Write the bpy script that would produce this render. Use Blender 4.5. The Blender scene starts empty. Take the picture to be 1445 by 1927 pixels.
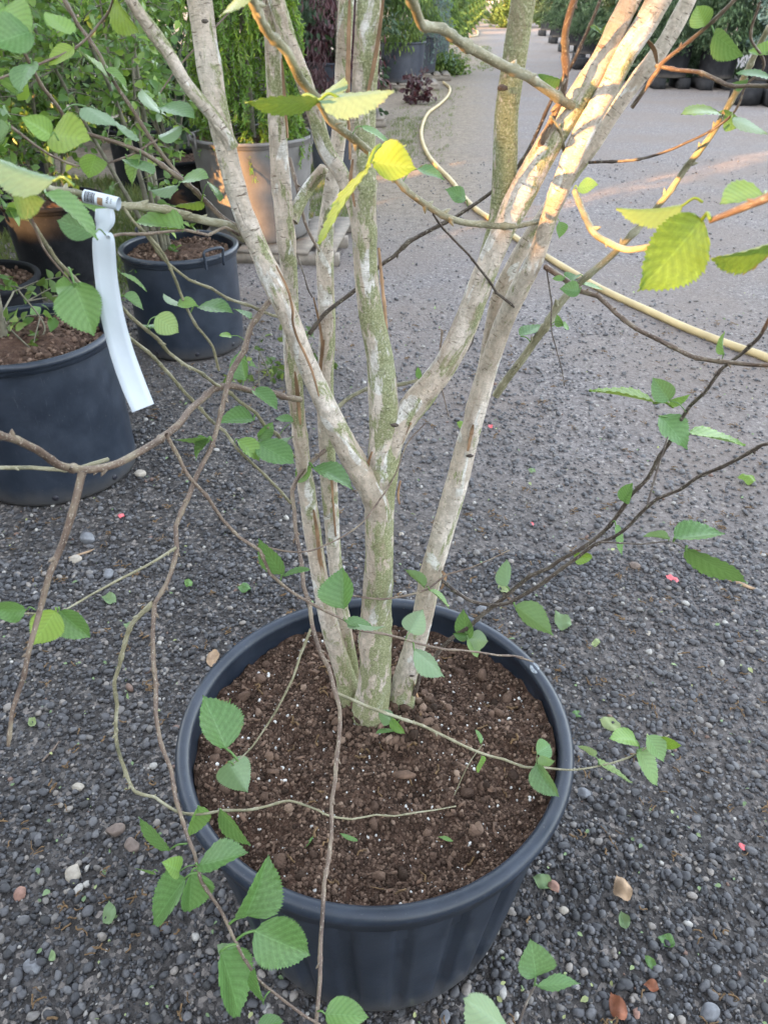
import bpy, math, random
import numpy as np
from mathutils import Vector, Matrix
R = math.radians
random.seed(7); rng = np.random.default_rng(7)
S = bpy.context.scene
COL = S.collection

# ------------------------------------------------------------------ camera, sky, sun, exposure
CAM_H, PITCH, FPX, PW, PH = 1.55, R(34.6), 1440.0, 1445.0, 1927.0
cam = bpy.data.cameras.new('camera'); camo = bpy.data.objects.new('camera', cam); COL.objects.link(camo)
camo.location = (0, 0, CAM_H); camo.rotation_euler = (math.pi/2-PITCH, 0, 0)
cam.sensor_fit = 'VERTICAL'; cam.sensor_height = 36.0; cam.lens = FPX/PH*36.0
cam.clip_start = 0.02; cam.clip_end = 3000
cam.dof.use_dof = True; cam.dof.focus_distance = 1.25; cam.dof.aperture_fstop = 11.0
S.camera = camo

SUN_EL = R(12.0); SUN_AZ = R(49.0)                     # the light travels towards azimuth 49 degrees right of +Y
TRAVEL = Vector((math.sin(SUN_AZ)*math.cos(SUN_EL), math.cos(SUN_AZ)*math.cos(SUN_EL), -math.sin(SUN_EL)))
W = bpy.data.worlds.new('World'); S.world = W; W.use_nodes = True
wn = W.node_tree.nodes; wl = W.node_tree.links; wn.clear()
sky = wn.new('ShaderNodeTexSky'); sky.sky_type = 'NISHITA'; sky.sun_disc = False
sky.sun_elevation = SUN_EL; sky.sun_rotation = math.atan2(-TRAVEL.x, -TRAVEL.y)
sky.air_density = 1.0; sky.dust_density = 2.0; sky.ozone_density = 1.0
hs = wn.new('ShaderNodeHueSaturation'); hs.inputs['Saturation'].default_value = 0.42
bg = wn.new('ShaderNodeBackground'); bg.inputs['Strength'].default_value = 0.15
wo = wn.new('ShaderNodeOutputWorld')
wl.new(sky.outputs[0], hs.inputs['Color']); wl.new(hs.outputs[0], bg.inputs[0]); wl.new(bg.outputs[0], wo.inputs[0])
sun = bpy.data.lights.new('sun', 'SUN'); suno = bpy.data.objects.new('sun', sun); COL.objects.link(suno)
sun.energy = 2.5; sun.angle = R(0.5); sun.color = (1.0, 0.50, 0.17)
suno.rotation_euler = TRAVEL.to_track_quat('-Z', 'Y').to_euler()
suno.location = (-6, -6, 6)
S.view_settings.view_transform = 'Standard'; S.view_settings.look = 'None'
S.view_settings.exposure = 3.27; S.view_settings.gamma = 1.0

# ------------------------------------------------------------------ pixel -> place helpers
cF = Vector((0, math.cos(PITCH), -math.sin(PITCH))); cU = Vector((0, math.sin(PITCH), math.cos(PITCH))); cR = Vector((1, 0, 0))
CAM = Vector((0, 0, CAM_H))
def ray(x, y): return cF + cR*((x-PW/2)/FPX) - cU*((y-PH/2)/FPX)
def PD(x, y, d): return CAM + ray(x, y)*d                      # at axial depth d
def PY(x, y, Y): r = ray(x, y); return CAM + r*(Y/r.y)         # at forward distance Y
def PZ(x, y, z=0.0): r = ray(x, y); return CAM + r*((z-CAM_H)/r.z)

# ------------------------------------------------------------------ object helpers
def tag(o, label=None, cat=None, group=None, kind=None):
    if label: o['label'] = label
    if cat: o['category'] = cat
    if group: o['group'] = group
    if kind: o['kind'] = kind
    return o
def thing(name, label, cat, loc=(0,0,0), group=None, rz=0):
    o = bpy.data.objects.new(name, None); COL.objects.link(o); o.location = loc; o.rotation_euler = (0,0,rz)
    o.empty_display_size = 0.05
    return tag(o, label, cat, group)
def mesh(name, V, F, attrs=None, smooth=True):
    me = bpy.data.meshes.new(name); V = np.asarray(V, dtype=np.float32)
    if isinstance(F, np.ndarray):
        n, k = F.shape
        me.vertices.add(len(V)); me.vertices.foreach_set('co', V.ravel())
        me.loops.add(n*k); me.loops.foreach_set('vertex_index', F.astype(np.int32).ravel())
        me.polygons.add(n); me.polygons.foreach_set('loop_start', np.arange(0, n*k, k, dtype=np.int32))
        me.polygons.foreach_set('loop_total', np.full(n, k, dtype=np.int32))
        me.update(calc_edges=True)
    else:
        me.from_pydata([tuple(map(float, v)) for v in V], [], F)
    if smooth: me.polygons.foreach_set('use_smooth', np.ones(len(me.polygons), dtype=bool))
    for nm, a in (attrs or {}).items():
        a = np.asarray(a, dtype=np.float32)
        if a.ndim == 1:
            me.attributes.new(nm, 'FLOAT', 'POINT').data.foreach_set('value', a)
        else:
            me.attributes.new(nm, 'FLOAT_VECTOR', 'POINT').data.foreach_set('vector', a.ravel())
    me.update(); return me
def obj(name, me, mat, parent=None, loc=None):
    if mat is not None and not me.materials: me.materials.append(mat)
    o = bpy.data.objects.new(name, me); COL.objects.link(o)
    if parent: o.parent = parent
    if loc is not None: o.location = loc
    return o
def mk(name, V, F, mat, parent=None, attrs=None, smooth=True, loc=None):
    return obj(name, mesh(name, V, F, attrs, smooth), mat, parent, loc)
class Acc:                                             # collects pieces with equal face size into one mesh
    def __init__(s): s.V=[]; s.F=[]; s.n=0; s.A={}
    def add(s, V, F, **a):
        V = np.asarray(V, float); s.V.append(V); s.F.append(np.asarray(F)+s.n); s.n += len(V)
        for k, v in a.items(): s.A.setdefault(k, []).append(np.asarray(v, float))
    def build(s, name, mat, parent=None, smooth=True, loc=None):
        return mk(name, np.vstack(s.V), np.vstack(s.F), mat, parent, {k: np.concatenate(v) for k, v in s.A.items()}, smooth, loc)
def box(x0,x1,y0,y1,z0,z1):
    V = [(x,y,z) for z in (z0,z1) for y in (y0,y1) for x in (x0,x1)]
    return np.array(V, float), np.array([(0,2,3,1),(4,5,7,6),(0,1,5,4),(2,6,7,3),(0,4,6,2),(1,3,7,5)])
def lathe(prof, n=64, mod=None):
    V=[]; F=[]
    for j,(r,z) in enumerate(prof):
        for i in range(n):
            a = 2*math.pi*i/n; rr = r + (mod(a, j, z) if mod else 0)
            V.append((rr*math.cos(a), rr*math.sin(a), z))
    for j in range(len(prof)-1):
        for i in range(n):
            k=(i+1)%n; F.append((j*n+i, j*n+k, (j+1)*n+k, (j+1)*n+i))
    return np.array(V), np.array(F)
def spline(P, m):                                      # Catmull-Rom through rows of P (any width)
    P = np.asarray(P, float); n = len(P)
    if n < 3:
        t = np.linspace(0,1,m*(n-1)+1)[:,None]; return P[0]*(1-t)+P[-1]*t
    Q = np.vstack([2*P[0]-P[1], P, 2*P[-1]-P[-2]]); out=[]
    for i in range(n-1):
        a,b,c,d = Q[i],Q[i+1],Q[i+2],Q[i+3]
        for t in np.arange(m)/m:
            out.append(.5*((2*b)+(-a+c)*t+(2*a-5*b+4*c-d)*t*t+(-a+3*b-3*c+d)*t**3))
    out.append(P[-1]); return np.array(out)
def tube(path, rad, n=8, wob=0.0, seed=0, cap=True):
    """path (k,3), rad (k,): rings of n verts + fan-like closing rings; returns V, F, bark coords"""
    rg = np.random.default_rng(seed); path = np.asarray(path, float); k = len(path)
    T = np.gradient(path, axis=0); T /= np.linalg.norm(T, axis=1)[:,None]+1e-12
    ref = np.array([0.0,-1.0,0.15]); u = np.cross(T[0], ref); 
    if np.linalg.norm(u) < .1: u = np.cross(T[0], [1,0,0])
    u /= np.linalg.norm(u); us=[]
    for i in range(k):
        u = u - T[i]*np.dot(u,T[i]); u /= np.linalg.norm(u)+1e-12; us.append(u.copy())
    us = np.array(us); vs = np.cross(T, us)
    s = np.concatenate([[0], np.cumsum(np.linalg.norm(np.diff(path,axis=0),axis=1))])
    th = np.arange(n)*2*math.pi/n
    f = np.ones((k,n))
    if wob:
        ph = rg.uniform(0,6.28,6); 
        for q in range(3):
            fr = rg.uniform(8,30); f += wob*np.sin(th[None,:]*(q+1)+ph[q]+np.sin(s[:,None]*fr+ph[q+3])*1.6)*(.7**q)
        f += wob*.5*rg.standard_normal((k,n))*.5
    rr = np.asarray(rad)[:,None]*f
    V = path[:,None,:] + us[:,None,:]*(np.cos(th)[None,:]*rr)[...,None] + vs[:,None,:]*(np.sin(th)[None,:]*rr)[...,None]
    B = np.stack([np.cos(th)[None,:]*rr, np.sin(th)[None,:]*rr, np.repeat(s[:,None],n,1)], -1)
    V = V.reshape(-1,3); B = B.reshape(-1,3)
    idx = np.arange(k*n).reshape(k,n)
    F = np.stack([idx[:-1], np.roll(idx[:-1],-1,1), np.roll(idx[1:],-1,1), idx[1:]], -1).reshape(-1,4)
    if cap:                                            # close the end with a collapsed ring
        V = np.vstack([V, np.repeat(path[-1:]+T[-1:]*rad[-1]*.5, n, 0)]); B = np.vstack([B, B[-n:]])
        e = np.arange(k*n, k*n+n)
        F = np.vstack([F, np.stack([idx[-1], np.roll(idx[-1],-1), np.roll(e,-1), e], -1)])
    return V, F, B
def rots(n, rg, flat=None):                            # random rotation matrices
    q = rg.standard_normal((n,4)); q /= np.linalg.norm(q,axis=1)[:,None]; w,x,y,z = q.T
    return np.stack([1-2*(y*y+z*z),2*(x*y-z*w),2*(x*z+y*w),2*(x*y+z*w),1-2*(x*x+z*z),2*(y*z-x*w),2*(x*z-y*w),2*(y*z+x*w),1-2*(x*x+y*y)],1).reshape(n,3,3)
def frames(A, N):                                      # matrices whose y axis is A and z axis near N
    A = A/np.linalg.norm(A,axis=1)[:,None]; X = np.cross(A,N); X /= np.linalg.norm(X,axis=1)[:,None]+1e-9
    Z = np.cross(X,A); return np.stack([X,A,Z],-1)
def scatter(TV, TF, pos, M, sc, rnd=None, **extra):
    n = len(pos); k = len(TV); sc = np.asarray(sc, float)
    if sc.ndim == 1: sc = np.repeat(sc[:,None],3,1)
    V = (np.einsum('nij,nkj->nki', M, TV[None]*sc[:,None,:]) + pos[:,None,:]).reshape(-1,3)
    F = (TF[None] + (np.arange(n)*k)[:,None,None]).reshape(-1, TF.shape[1])
    a = {'rnd': np.repeat(rnd if rnd is not None else rng.random(n), k)}
    return V, F, a
def rz(n, rg):
    a = rg.uniform(0,6.283,n); c,s = np.cos(a),np.sin(a); o=np.zeros(n); l=np.ones(n)
    return np.stack([c,-s,o,s,c,o,o,o,l],1).reshape(n,3,3)
def ico(sub=0, jit=0.0, seed=0):
    import bmesh
    bm = bmesh.new(); bmesh.ops.create_icosphere(bm, subdivisions=sub+1, radius=1.0)
    V = np.array([v.co[:] for v in bm.verts]); F = np.array([[v.index for v in f.verts] for f in bm.faces]); bm.free()
    rg = np.random.default_rng(seed); 
    if jit: V = V*(1+jit*rg.standard_normal(len(V)))[:,None]
    return V, F
def vnoise(x, y, sc, seed):                            # cheap smooth value noise
    rg = np.random.default_rng(seed); G = rg.random((64,64))
    x = x*sc; y = y*sc; i = np.floor(x).astype(int); j = np.floor(y).astype(int); fx = x-i; fy = y-j
    fx = fx*fx*(3-2*fx); fy = fy*fy*(3-2*fy)
    g = lambda a,b: G[a%64,b%64]
    return (g(i,j)*(1-fx)+g(i+1,j)*fx)*(1-fy)+(g(i,j+1)*(1-fx)+g(i+1,j+1)*fx)*fy

# ------------------------------------------------------------------ materials
class MT:
    def __init__(s, name):
        s.m = bpy.data.materials.new(name); s.m.use_nodes = True; s.t = s.m.node_tree; s.n = s.t.nodes; s.l = s.t.links
        s.b = s.n['Principled BSDF']; s.out = s.n['Material Output']
    def set(s, **k):
        for a, v in k.items():
            i = s.b.inputs[a.replace('_',' ')]
            if hasattr(v, 'is_linked') or hasattr(v, 'links'): s.l.new(v, i)
            else: i.default_value = (*v, 1) if isinstance(v, tuple) and len(v) == 3 and i.type == 'RGBA' else v
        return s
    def attr(s, nm, out='Fac'):
        a = s.n.new('ShaderNodeAttribute'); a.attribute_name = nm; return a.outputs[out]
    def coord(s, o='Object'): return s.n.new('ShaderNodeTexCoord').outputs[o]
    def mapn(s, v, sc=(1,1,1)):
        m = s.n.new('ShaderNodeMapping'); m.inputs['Scale'].default_value = sc; s.l.new(v, m.inputs[0]); return m.outputs[0]
    def noise(s, v, sc, det=3, rough=.55, dist=0):
        n = s.n.new('ShaderNodeTexNoise'); n.inputs['Scale'].default_value = sc; n.inputs['Detail'].default_value = det
        n.inputs['Roughness'].default_value = rough; n.inputs['Distortion'].default_value = dist
        if v is not None: s.l.new(v, n.inputs['Vector'])
        return n.outputs[0]
    def vor(s, v, sc, out='Distance', feat='F1', rnd=1.0):
        n = s.n.new('ShaderNodeTexVoronoi'); n.feature = feat; n.inputs['Scale'].default_value = sc; n.inputs['Randomness'].default_value = rnd
        s.l.new(v, n.inputs['Vector']); return n.outputs[out]
    def ramp(s, v, *st, interp='LINEAR'):
        n = s.n.new('ShaderNodeValToRGB'); e = n.color_ramp.elements; n.color_ramp.interpolation = interp
        while len(e) < len(st): e.new(.5)
        for el, (p, c) in zip(e, st):
            el.position = p; el.color = (*c, 1) if isinstance(c, tuple) else (c, c, c, 1)
        s.l.new(v, n.inputs[0]); return n.outputs[0]
    def mix(s, f, a, b, mode='MIX'):
        n = s.n.new('ShaderNodeMix'); n.data_type = 'RGBA'; n.blend_type = mode; n.clamp_factor = True
        for i, v in ((0, f), (6, a), (7, b)):
            if hasattr(v, 'links'): s.l.new(v, n.inputs[i])
            else: n.inputs[i].default_value = (*v, 1) if isinstance(v, tuple) else v
        return n.outputs[2]
    def math(s, op, a, b=0.0, clamp=False):
        n = s.n.new('ShaderNodeMath'); n.operation = op; n.use_clamp = clamp
        for i, v in ((0, a), (1, b)):
            if hasattr(v, 'links'): s.l.new(v, n.inputs[i])
            else: n.inputs[i].default_value = v
        return n.outputs[0]
    def sep(s, v):
        n = s.n.new('ShaderNodeSeparateXYZ'); s.l.new(v, n.inputs[0]); return n.outputs
    def bump(s, h, strength=.5, dist=.01, norm=None):
        n = s.n.new('ShaderNodeBump'); n.inputs['Strength'].default_value = strength; n.inputs['Distance'].default_value = dist
        s.l.new(h, n.inputs['Height']); 
        if norm is not None: s.l.new(norm, n.inputs['Normal'])
        s.l.new(n.outputs[0], s.b.inputs['Normal']); return n.outputs[0]
def simple(name, col, rough=.6, var=.25, sc=8, bump=.2, spec=.5):
    m = MT(name); c = m.coord(); n = m.noise(c, sc, 4)
    d = tuple(x*(1-var) for x in col); e = tuple(min(1, x*(1+var)) for x in col)
    m.set(Base_Color=m.ramp(n, (.3, d), (.7, e)), Roughness=rough, Specular_IOR_Level=spec)
    if bump: m.bump(m.noise(c, sc*6, 3), bump, .004)
    return m.m
def leafmat(name, top, under, yellow, rough=.42, trans=.35, veins=False):
    m = MT(name); r = m.attr('rnd')
    dark = tuple(x*.62 for x in top)
    base = m.ramp(r, (0, dark), (.55, top), (1, yellow))
    if veins:
        uv = m.attr('luv', 'Vector'); sx = m.sep(uv)
        ab = m.math('ABSOLUTE', sx[0]); ph = m.math('SUBTRACT', m.math('MULTIPLY', sx[1], 8.0), m.math('MULTIPLY', ab, 2.3))
        fr = m.math('ABSOLUTE', m.math('SUBTRACT', m.math('FRACT', ph), .5))
        v1 = m.ramp(fr, (0, 1.0), (.10, 0.0)); v2 = m.ramp(ab, (0, 1.0), (.05, 0.0))
        vv = m.math('MAXIMUM', m.math('MULTIPLY', v1, .55), v2)
        vn = m.noise(m.mapn(uv, (6, 6, 1)), 1.6, 4)
        base = m.mix(m.ramp(vn, (.35, 0.0), (.7, .55)), base, tuple(min(1, x*1.5) for x in top))
        base = m.mix(m.math('MULTIPLY', m.math('MULTIPLY', vv, vn), .75), base, tuple(min(1,x*2.0+.03) for x in top))
        base = m.mix(m.ramp(fr, (.28, 0.0), (.5, .35)), base, tuple(x*.55 for x in top))
        br = m.noise(m.coord(), 28, 3, .6); ed = m.math('ADD', m.math('MULTIPLY', m.ramp(ab, (.8, 0.0), (1.0, 1.0)), .09), br)
        base = m.mix(m.ramp(ed, (.70, 0.0), (.74, .8)), base, (.16,.10,.04))
        m.bump(m.noise(m.mapn(uv, (25, 40, 1)), 1.5, 3), .25, .002)
    g = m.n.new('ShaderNodeNewGeometry')
    col = m.mix(g.outputs['Backfacing'], base, m.mix(.6, base, under))
    m.set(Base_Color=col, Roughness=rough, Specular_IOR_Level=.5)
    tr = m.n.new('ShaderNodeBsdfTranslucent'); ms = m.n.new('ShaderNodeMixShader'); ms.inputs[0].default_value = trans
    m.l.new(m.mix(.5, base, yellow, 'MIX'), tr.inputs[0]); m.l.new(m.b.outputs[0], ms.inputs[1]); m.l.new(tr.outputs[0], ms.inputs[2])
    m.l.new(ms.outputs[0], m.out.inputs[0]); return m.m
def barkmat():
    m = MT('birch_bark'); c = m.attr('bk', 'Vector'); alg = m.attr('alg')
    big = m.noise(m.mapn(c, (14,14,5)), 1.0, 5, .6)
    base = m.ramp(big, (.30, (.42,.33,.25)), (.45, (.64,.54,.45)), (.60, (.77,.69,.62)))
    wh = m.noise(m.mapn(c, (22,22,9)), 1.3, 3, .5, .8)
    base = m.mix(m.ramp(wh, (.585, 0.0), (.61, .85)), base, (.86,.85,.83))
    fib = m.noise(m.mapn(c, (70,70,300)), 1.0, 4, .7, .8)
    base = m.mix(m.ramp(fib, (.54, 0.0), (.64, .42)), base, (.36,.28,.20))
    gr = m.noise(m.mapn(c, (90,90,60)), 1.0, 5, .7); base = m.mix(m.ramp(gr, (.42, 0.55), (.58, 0.0)), base, (.34,.30,.24))
    le = m.noise(m.mapn(c, (75,75,420)), 1.0, 2, .5)
    lenti = m.ramp(le, (.66, 0.0), (.71, .65))
    base = m.mix(lenti, base, (.16,.10,.06))
    # algae: patches, more on the side that faces up/left, broken by fine speckle
    sx = m.sep(c); th = m.math('ARCTAN2', sx[1], sx[0]); side = m.math('MULTIPLY', m.math('COSINE', th), .06)
    an = m.noise(m.mapn(c, (48,48,16)), 1.0, 7, .72, .4)
    am = m.math('ADD', m.math('ADD', an, side), m.math('MULTIPLY', m.math('SUBTRACT', alg, .5), .5))
    amf = m.ramp(am, (.505, 0.0), (.555, .88))
    sp = m.noise(c, 420, 2, .6)
    gcol = m.ramp(sp, (.3, (.15,.17,.06)), (.55, (.29,.32,.15)), (.7, (.50,.49,.36)))
    base = m.mix(amf, base, gcol)
    cr = m.noise(m.mapn(c, (60,60,8)), 1.0, 4, .6, 1.5); crm = m.ramp(cr, (.68, 0.0), (.73, .7))
    base = m.mix(crm, base, (.22,.13,.07))
    fk = m.noise(m.mapn(c, (150,150,110)), 1.0, 3, .6); base = m.mix(m.ramp(fk, (.64, 0.0), (.68, .6)), base, (.17,.14,.10))
    lp = m.noise(m.mapn(c, (20,20,6)), 1.0, 6, .7, 1.0); base = m.mix(m.ramp(lp, (.36, .45), (.44, 0.0)), base, (.33,.24,.18))
    m.set(Base_Color=base, Roughness=.72, Specular_IOR_Level=.3)
    h = m.math('SUBTRACT', m.math('ADD', m.math('ADD', m.math('MULTIPLY', fib, .5), m.math('MULTIPLY', gr, .6)), m.math('MULTIPLY', an, .9)), m.math('MULTIPLY', m.math('ADD', lenti, crm), .6))
    m.bump(h, 1.0, .005); return m.m
def twigmat(name, a, b, c2):
    m = MT(name); c = m.attr('bk', 'Vector')
    n = m.noise(m.mapn(c, (60,60,22)), 1.0, 4, .65)
    base = m.ramp(n, (.32, a), (.5, b), (.66, c2))
    sp = m.noise(m.mapn(c,(1,1,.5)), 700, 1); base = m.mix(m.ramp(sp, (.62, 0.0), (.7, .6)), base, (.50,.46,.38))
    m.set(Base_Color=base, Roughness=.6); m.bump(m.noise(m.mapn(c,(1,1,.4)), 500, 3), .5, .0015); return m.m
def potmat(name, col, rough=.42, spec=.5):
    m = MT(name); c = m.coord(); n = m.noise(c, 9, 5, .65); sc = m.noise(m.mapn(c,(30,30,3)), 3.0, 4, .7, 2.0)
    hi = tuple(x*1.9+.012 for x in col)
    base = m.mix(m.ramp(n, (.4, 0.0), (.75, .55)), col, hi)
    du = m.noise(c, 4.5, 6, .75, .6); base = m.mix(m.ramp(du, (.50, 0.0), (.72, .35)), base, tuple(x*1.6+.03 for x in col)); spk = m.noise(c, 160, 2, .5); base = m.mix(m.ramp(spk, (.72, 0.0), (.76, .5)), base, (.16,.15,.14))
    base = m.mix(m.ramp(sc, (.62, 0.0), (.72, .30)), base, (.12,.125,.14))
    z = m.sep(c)[2]; dn = m.noise(c, 30, 4); dz = m.ramp(m.math('ADD', z, m.math('MULTIPLY', dn, .06)), (.03, .6), (.11, 0.0))
    base = m.mix(dz, base, (.11,.10,.09))
    m.set(Base_Color=base, Specular_IOR_Level=spec, Roughness=m.math('ADD', m.math('MULTIPLY', n, .25), rough-.1)); m.bump(m.noise(c, 60, 4), .12, .003); return m.m
def stonemat(name, st, rough=.75):
    m = MT(name); r = m.attr('rnd'); c = m.coord()
    base = m.ramp(r, *st, interp='CONSTANT'); n = m.noise(c, 180, 3)
    base = m.mix(m.ramp(n, (.3, 0.35), (.7, 0.0)), base, (.02,.02,.022))
    base = m.mix(m.ramp(m.noise(c, 2.0, 3), (.45, 0.0), (.7, .25)), base, (.14,.125,.12))
    m.set(Base_Color=base, Roughness=rough); m.bump(m.noise(c, 350, 2), .3, .001); return m.m

M = {}
M['bark'] = barkmat()
M['twig'] = twigmat('twig_brown', (.07,.045,.035), (.15,.105,.08), (.24,.20,.14))
M['twiggreen'] = twigmat('twig_lichen', (.10,.10,.06), (.22,.20,.12), (.36,.35,.26))
M['twigdark'] = twigmat('twig_dark', (.035,.025,.02), (.075,.055,.045), (.13,.11,.09))
M['peel'] = simple('peeling_bark', (.31,.19,.11), .7, .4, 40)
M['leaf'] = leafmat('birch_leaf', (.105,.215,.068), (.24,.33,.21), (.28,.42,.08), .27, .26, True)
M['leafy'] = leafmat('birch_leaf_yellow_sunlit', (.14,.25,.03), (.25,.33,.12), (.32,.40,.06), .40, .32, True)  # yellow-green leaves; sun glow of the lit ones put into the colour
M['leafp'] = leafmat('birch_leaf_pale', (.13,.25,.10), (.27,.36,.25), (.35,.42,.12), .45, .25, True)
M['shrub'] = leafmat('shrub_leaf', (.085,.19,.035), (.18,.28,.13), (.24,.36,.05), .38, .35)
M['spruce'] = leafmat('spruce_needles', (.13,.27,.03), (.12,.20,.06), (.34,.44,.04), .55, .3)
M['darkgreen'] = leafmat('dark_conifer', (.028,.06,.022), (.04,.08,.04), (.07,.12,.04), .6, .2)
M['midgreen'] = leafmat('green_conifer', (.07,.14,.025), (.08,.14,.05), (.22,.28,.05), .6, .25)
M['blue'] = leafmat('blue_conifer', (.10,.17,.15), (.16,.22,.21), (.20,.28,.24), .6, .2)
M['redleaf'] = leafmat('red_maple_leaf', (.055,.020,.026), (.08,.04,.045), (.10,.03,.035), .5, .2)
M['sun_blocker'] = leafmat('sun_blocker_leaf', (.035,.07,.02), (.05,.08,.04), (.07,.11,.03), .6, .1)
M['grass'] = leafmat('grass_blade', (.10,.16,.035), (.10,.16,.05), (.26,.26,.08), .6, .3)
M['pot'] = potmat('pot_black_plastic', (.016,.023,.037), .34)
M['potlight'] = potmat('pot_light_grey_plastic', (.115,.108,.105), .55)
M['potgrey'] = potmat('pot_grey_plastic', (.034,.040,.056), .5)
M['potdark'] = potmat('pot_dark_plastic', (.009,.010,.013), .75, .15)
M['wood'] = simple('pallet_wood', (.22,.19,.16), .85, .3, 14)
M['stem'] = simple('shrub_stem', (.16,.15,.11), .8, .4, 30)
M['block'] = simple('black_block', (.024,.025,.028), .85, .3, 10, .2, .1)
M['concrete'] = simple('pale_block', (.30,.29,.28), .9, .2, 12)
M['white'] = simple('far_white_wall', (.75,.72,.66), .8, .05, 1, 0)
M['hose'] = simple('hose_rubber', (.47,.37,.19), .5, .22, 5, .15)
M['tagw'] = simple('tag_plastic', (.54,.60,.67), .4, .10, 12, .06)
M['ink'] = simple('tag_ink', (.02,.02,.03), .5, .1, 20, 0)
M['inkb'] = simple('tag_print', (.25,.16,.09), .5, .3, 90, 0)

# soil
def soilmat():
    m = MT('potting_soil'); c = m.coord(); a = m.noise(c, 45, 6, .7); b = m.noise(c, 9, 3)
    base = m.ramp(a, (.3, (.026,.016,.012)), (.52, (.085,.052,.038)), (.72, (.18,.115,.085)))
    base = m.mix(m.ramp(b, (.4, 0.0), (.7, .4)), base, (.095,.05,.032))
    m.set(Base_Color=base, Roughness=.95, Specular_IOR_Level=.2); m.bump(m.math('ADD', a, m.noise(c, 220, 3)), 1.0, .007); return m.m
M['soil'] = soilmat()
def clumpmat():
    m = MT('soil_crumbs'); r = m.attr('rnd'); c = m.coord()
    base = m.ramp(r, (0, (.034,.022,.016)), (.5, (.100,.064,.047)), (.9, (.175,.115,.084)), (1, (.28,.20,.15)))
    m.set(Base_Color=base, Roughness=.95, Specular_IOR_Level=.2); m.bump(m.noise(c, 300, 3), .8, .003); return m.m
M['clump'] = clumpmat()
M['perlite'] = simple('perlite', (.56,.55,.53), .8, .35, 90)
M['scuff'] = simple('scuff', (.22,.24,.26), .7, .5, 200)
M['chip'] = simple('wood_chip', (.13,.078,.052), .85, .5, 60)
M['moss'] = simple('brown_catkin', (.15,.092,.045), .9, .6, 120)
M['litter'] = leafmat('fallen_leaf', (.20,.30,.14), (.3,.35,.22), (.40,.42,.18), .6, .2)
M['dry'] = simple('dry_leaf', (.36,.25,.16), .8, .4, 30)
M['dryred'] = simple('russet_leaf', (.22,.08,.04), .7, .4, 40)
M['pink'] = simple('pink_petal', (.75,.16,.18), .5, .2, 60)
M['gravel'] = stonemat('gravel_stones', [(0,(.026,.026,.029)),(.18,(.042,.042,.047)),(.40,(.064,.064,.071)),(.60,(.094,.093,.101)),(.76,(.135,.133,.140)),(.88,(.185,.170,.160)),(.945,(.27,.24,.215)),(.978,(.42,.40,.37)),(.996,(.20,.12,.09))], .60)
M['stone_pale'] = simple('pale_stone', (.36,.32,.27), .8, .3, 60)
M['stone_grey'] = simple('grey_stone', (.16,.165,.18), .75, .3, 60)
M['stone_brown'] = simple('brown_stone', (.17,.13,.11), .8, .3, 60)
M['stone_red'] = simple('red_stone', (.27,.155,.12), .8, .3, 60)

# ------------------------------------------------------------------ the ground
def ground():
    m = MT('gravel_ground'); c = m.coord(); s3 = m.sep(c)
    v1 = m.vor(c, 95, 'Color'); v2 = m.vor(c, 45, 'Distance'); g = m.sep(v1)[0]
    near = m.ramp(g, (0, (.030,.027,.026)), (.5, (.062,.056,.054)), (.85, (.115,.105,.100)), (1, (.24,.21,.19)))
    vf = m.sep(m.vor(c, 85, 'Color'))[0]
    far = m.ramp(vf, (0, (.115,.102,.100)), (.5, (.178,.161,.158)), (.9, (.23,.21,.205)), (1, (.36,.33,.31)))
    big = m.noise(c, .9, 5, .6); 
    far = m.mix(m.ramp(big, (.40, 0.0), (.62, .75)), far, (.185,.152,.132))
    # wheel-worn compacted road, right and further off, with sky light painted into its paleness
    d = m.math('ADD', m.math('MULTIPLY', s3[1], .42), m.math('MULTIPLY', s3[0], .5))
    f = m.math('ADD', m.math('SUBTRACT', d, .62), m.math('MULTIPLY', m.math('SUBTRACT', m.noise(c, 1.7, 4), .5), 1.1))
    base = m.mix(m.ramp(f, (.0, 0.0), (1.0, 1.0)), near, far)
    # verge beside the left row: brown dust
    vx = m.math('SUBTRACT', s3[0], m.math('MULTIPLY', s3[1], .105))           # across the road
    vm = m.math('MULTIPLY', m.ramp(m.math('ADD', vx, m.math('MULTIPLY', m.noise(c, 1.2, 4), .8)), (.20, 1.0), (1.0, 0.0)), m.ramp(m.math('DIVIDE', s3[1], 20), (.26, 0.0), (.36, .9)))
    base = m.mix(vm, base, m.ramp(m.noise(c, 14, 5, .7), (.35, (.15,.12,.085)), (.6, (.26,.215,.165))))
    m.set(Base_Color=base, Roughness=.85, Specular_IOR_Level=.35)
    h = m.math('ADD', m.math('MULTIPLY', m.math('SUBTRACT', .6, v2), .7), m.noise(c, 120, 3)); m.bump(h, .8, .012)
    # one sheet with fine subdivisions near the camera
    xs = np.concatenate([[-900,-200,-60,-20,-8], np.arange(-5,7.01,.1), [9,20,60,200,900]])
    ys = np.concatenate([[-900,-200,-60,-15,-4], np.arange(-.6,12.01,.1), [14,18,25,40,70,150,400,1500]])
    X, Y = np.meshgrid(xs, ys); Z = (vnoise(X,Y,1.1,3)-.5)*.03+(vnoise(X,Y,4,4)-.5)*.012
    fall = np.clip(1-np.maximum(np.abs(X)-5,0)/3,0,1)*np.clip(1-np.maximum(Y-10,0)/3,0,1); Z = Z*fall-.004
    n, k = X.shape; idx = np.arange(n*k).reshape(n,k)
    F = np.stack([idx[:-1,:-1], idx[:-1,1:], idx[1:,1:], idx[1:,:-1]],-1).reshape(-1,4)
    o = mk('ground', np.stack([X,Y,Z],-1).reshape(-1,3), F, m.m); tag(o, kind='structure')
ground()
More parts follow.
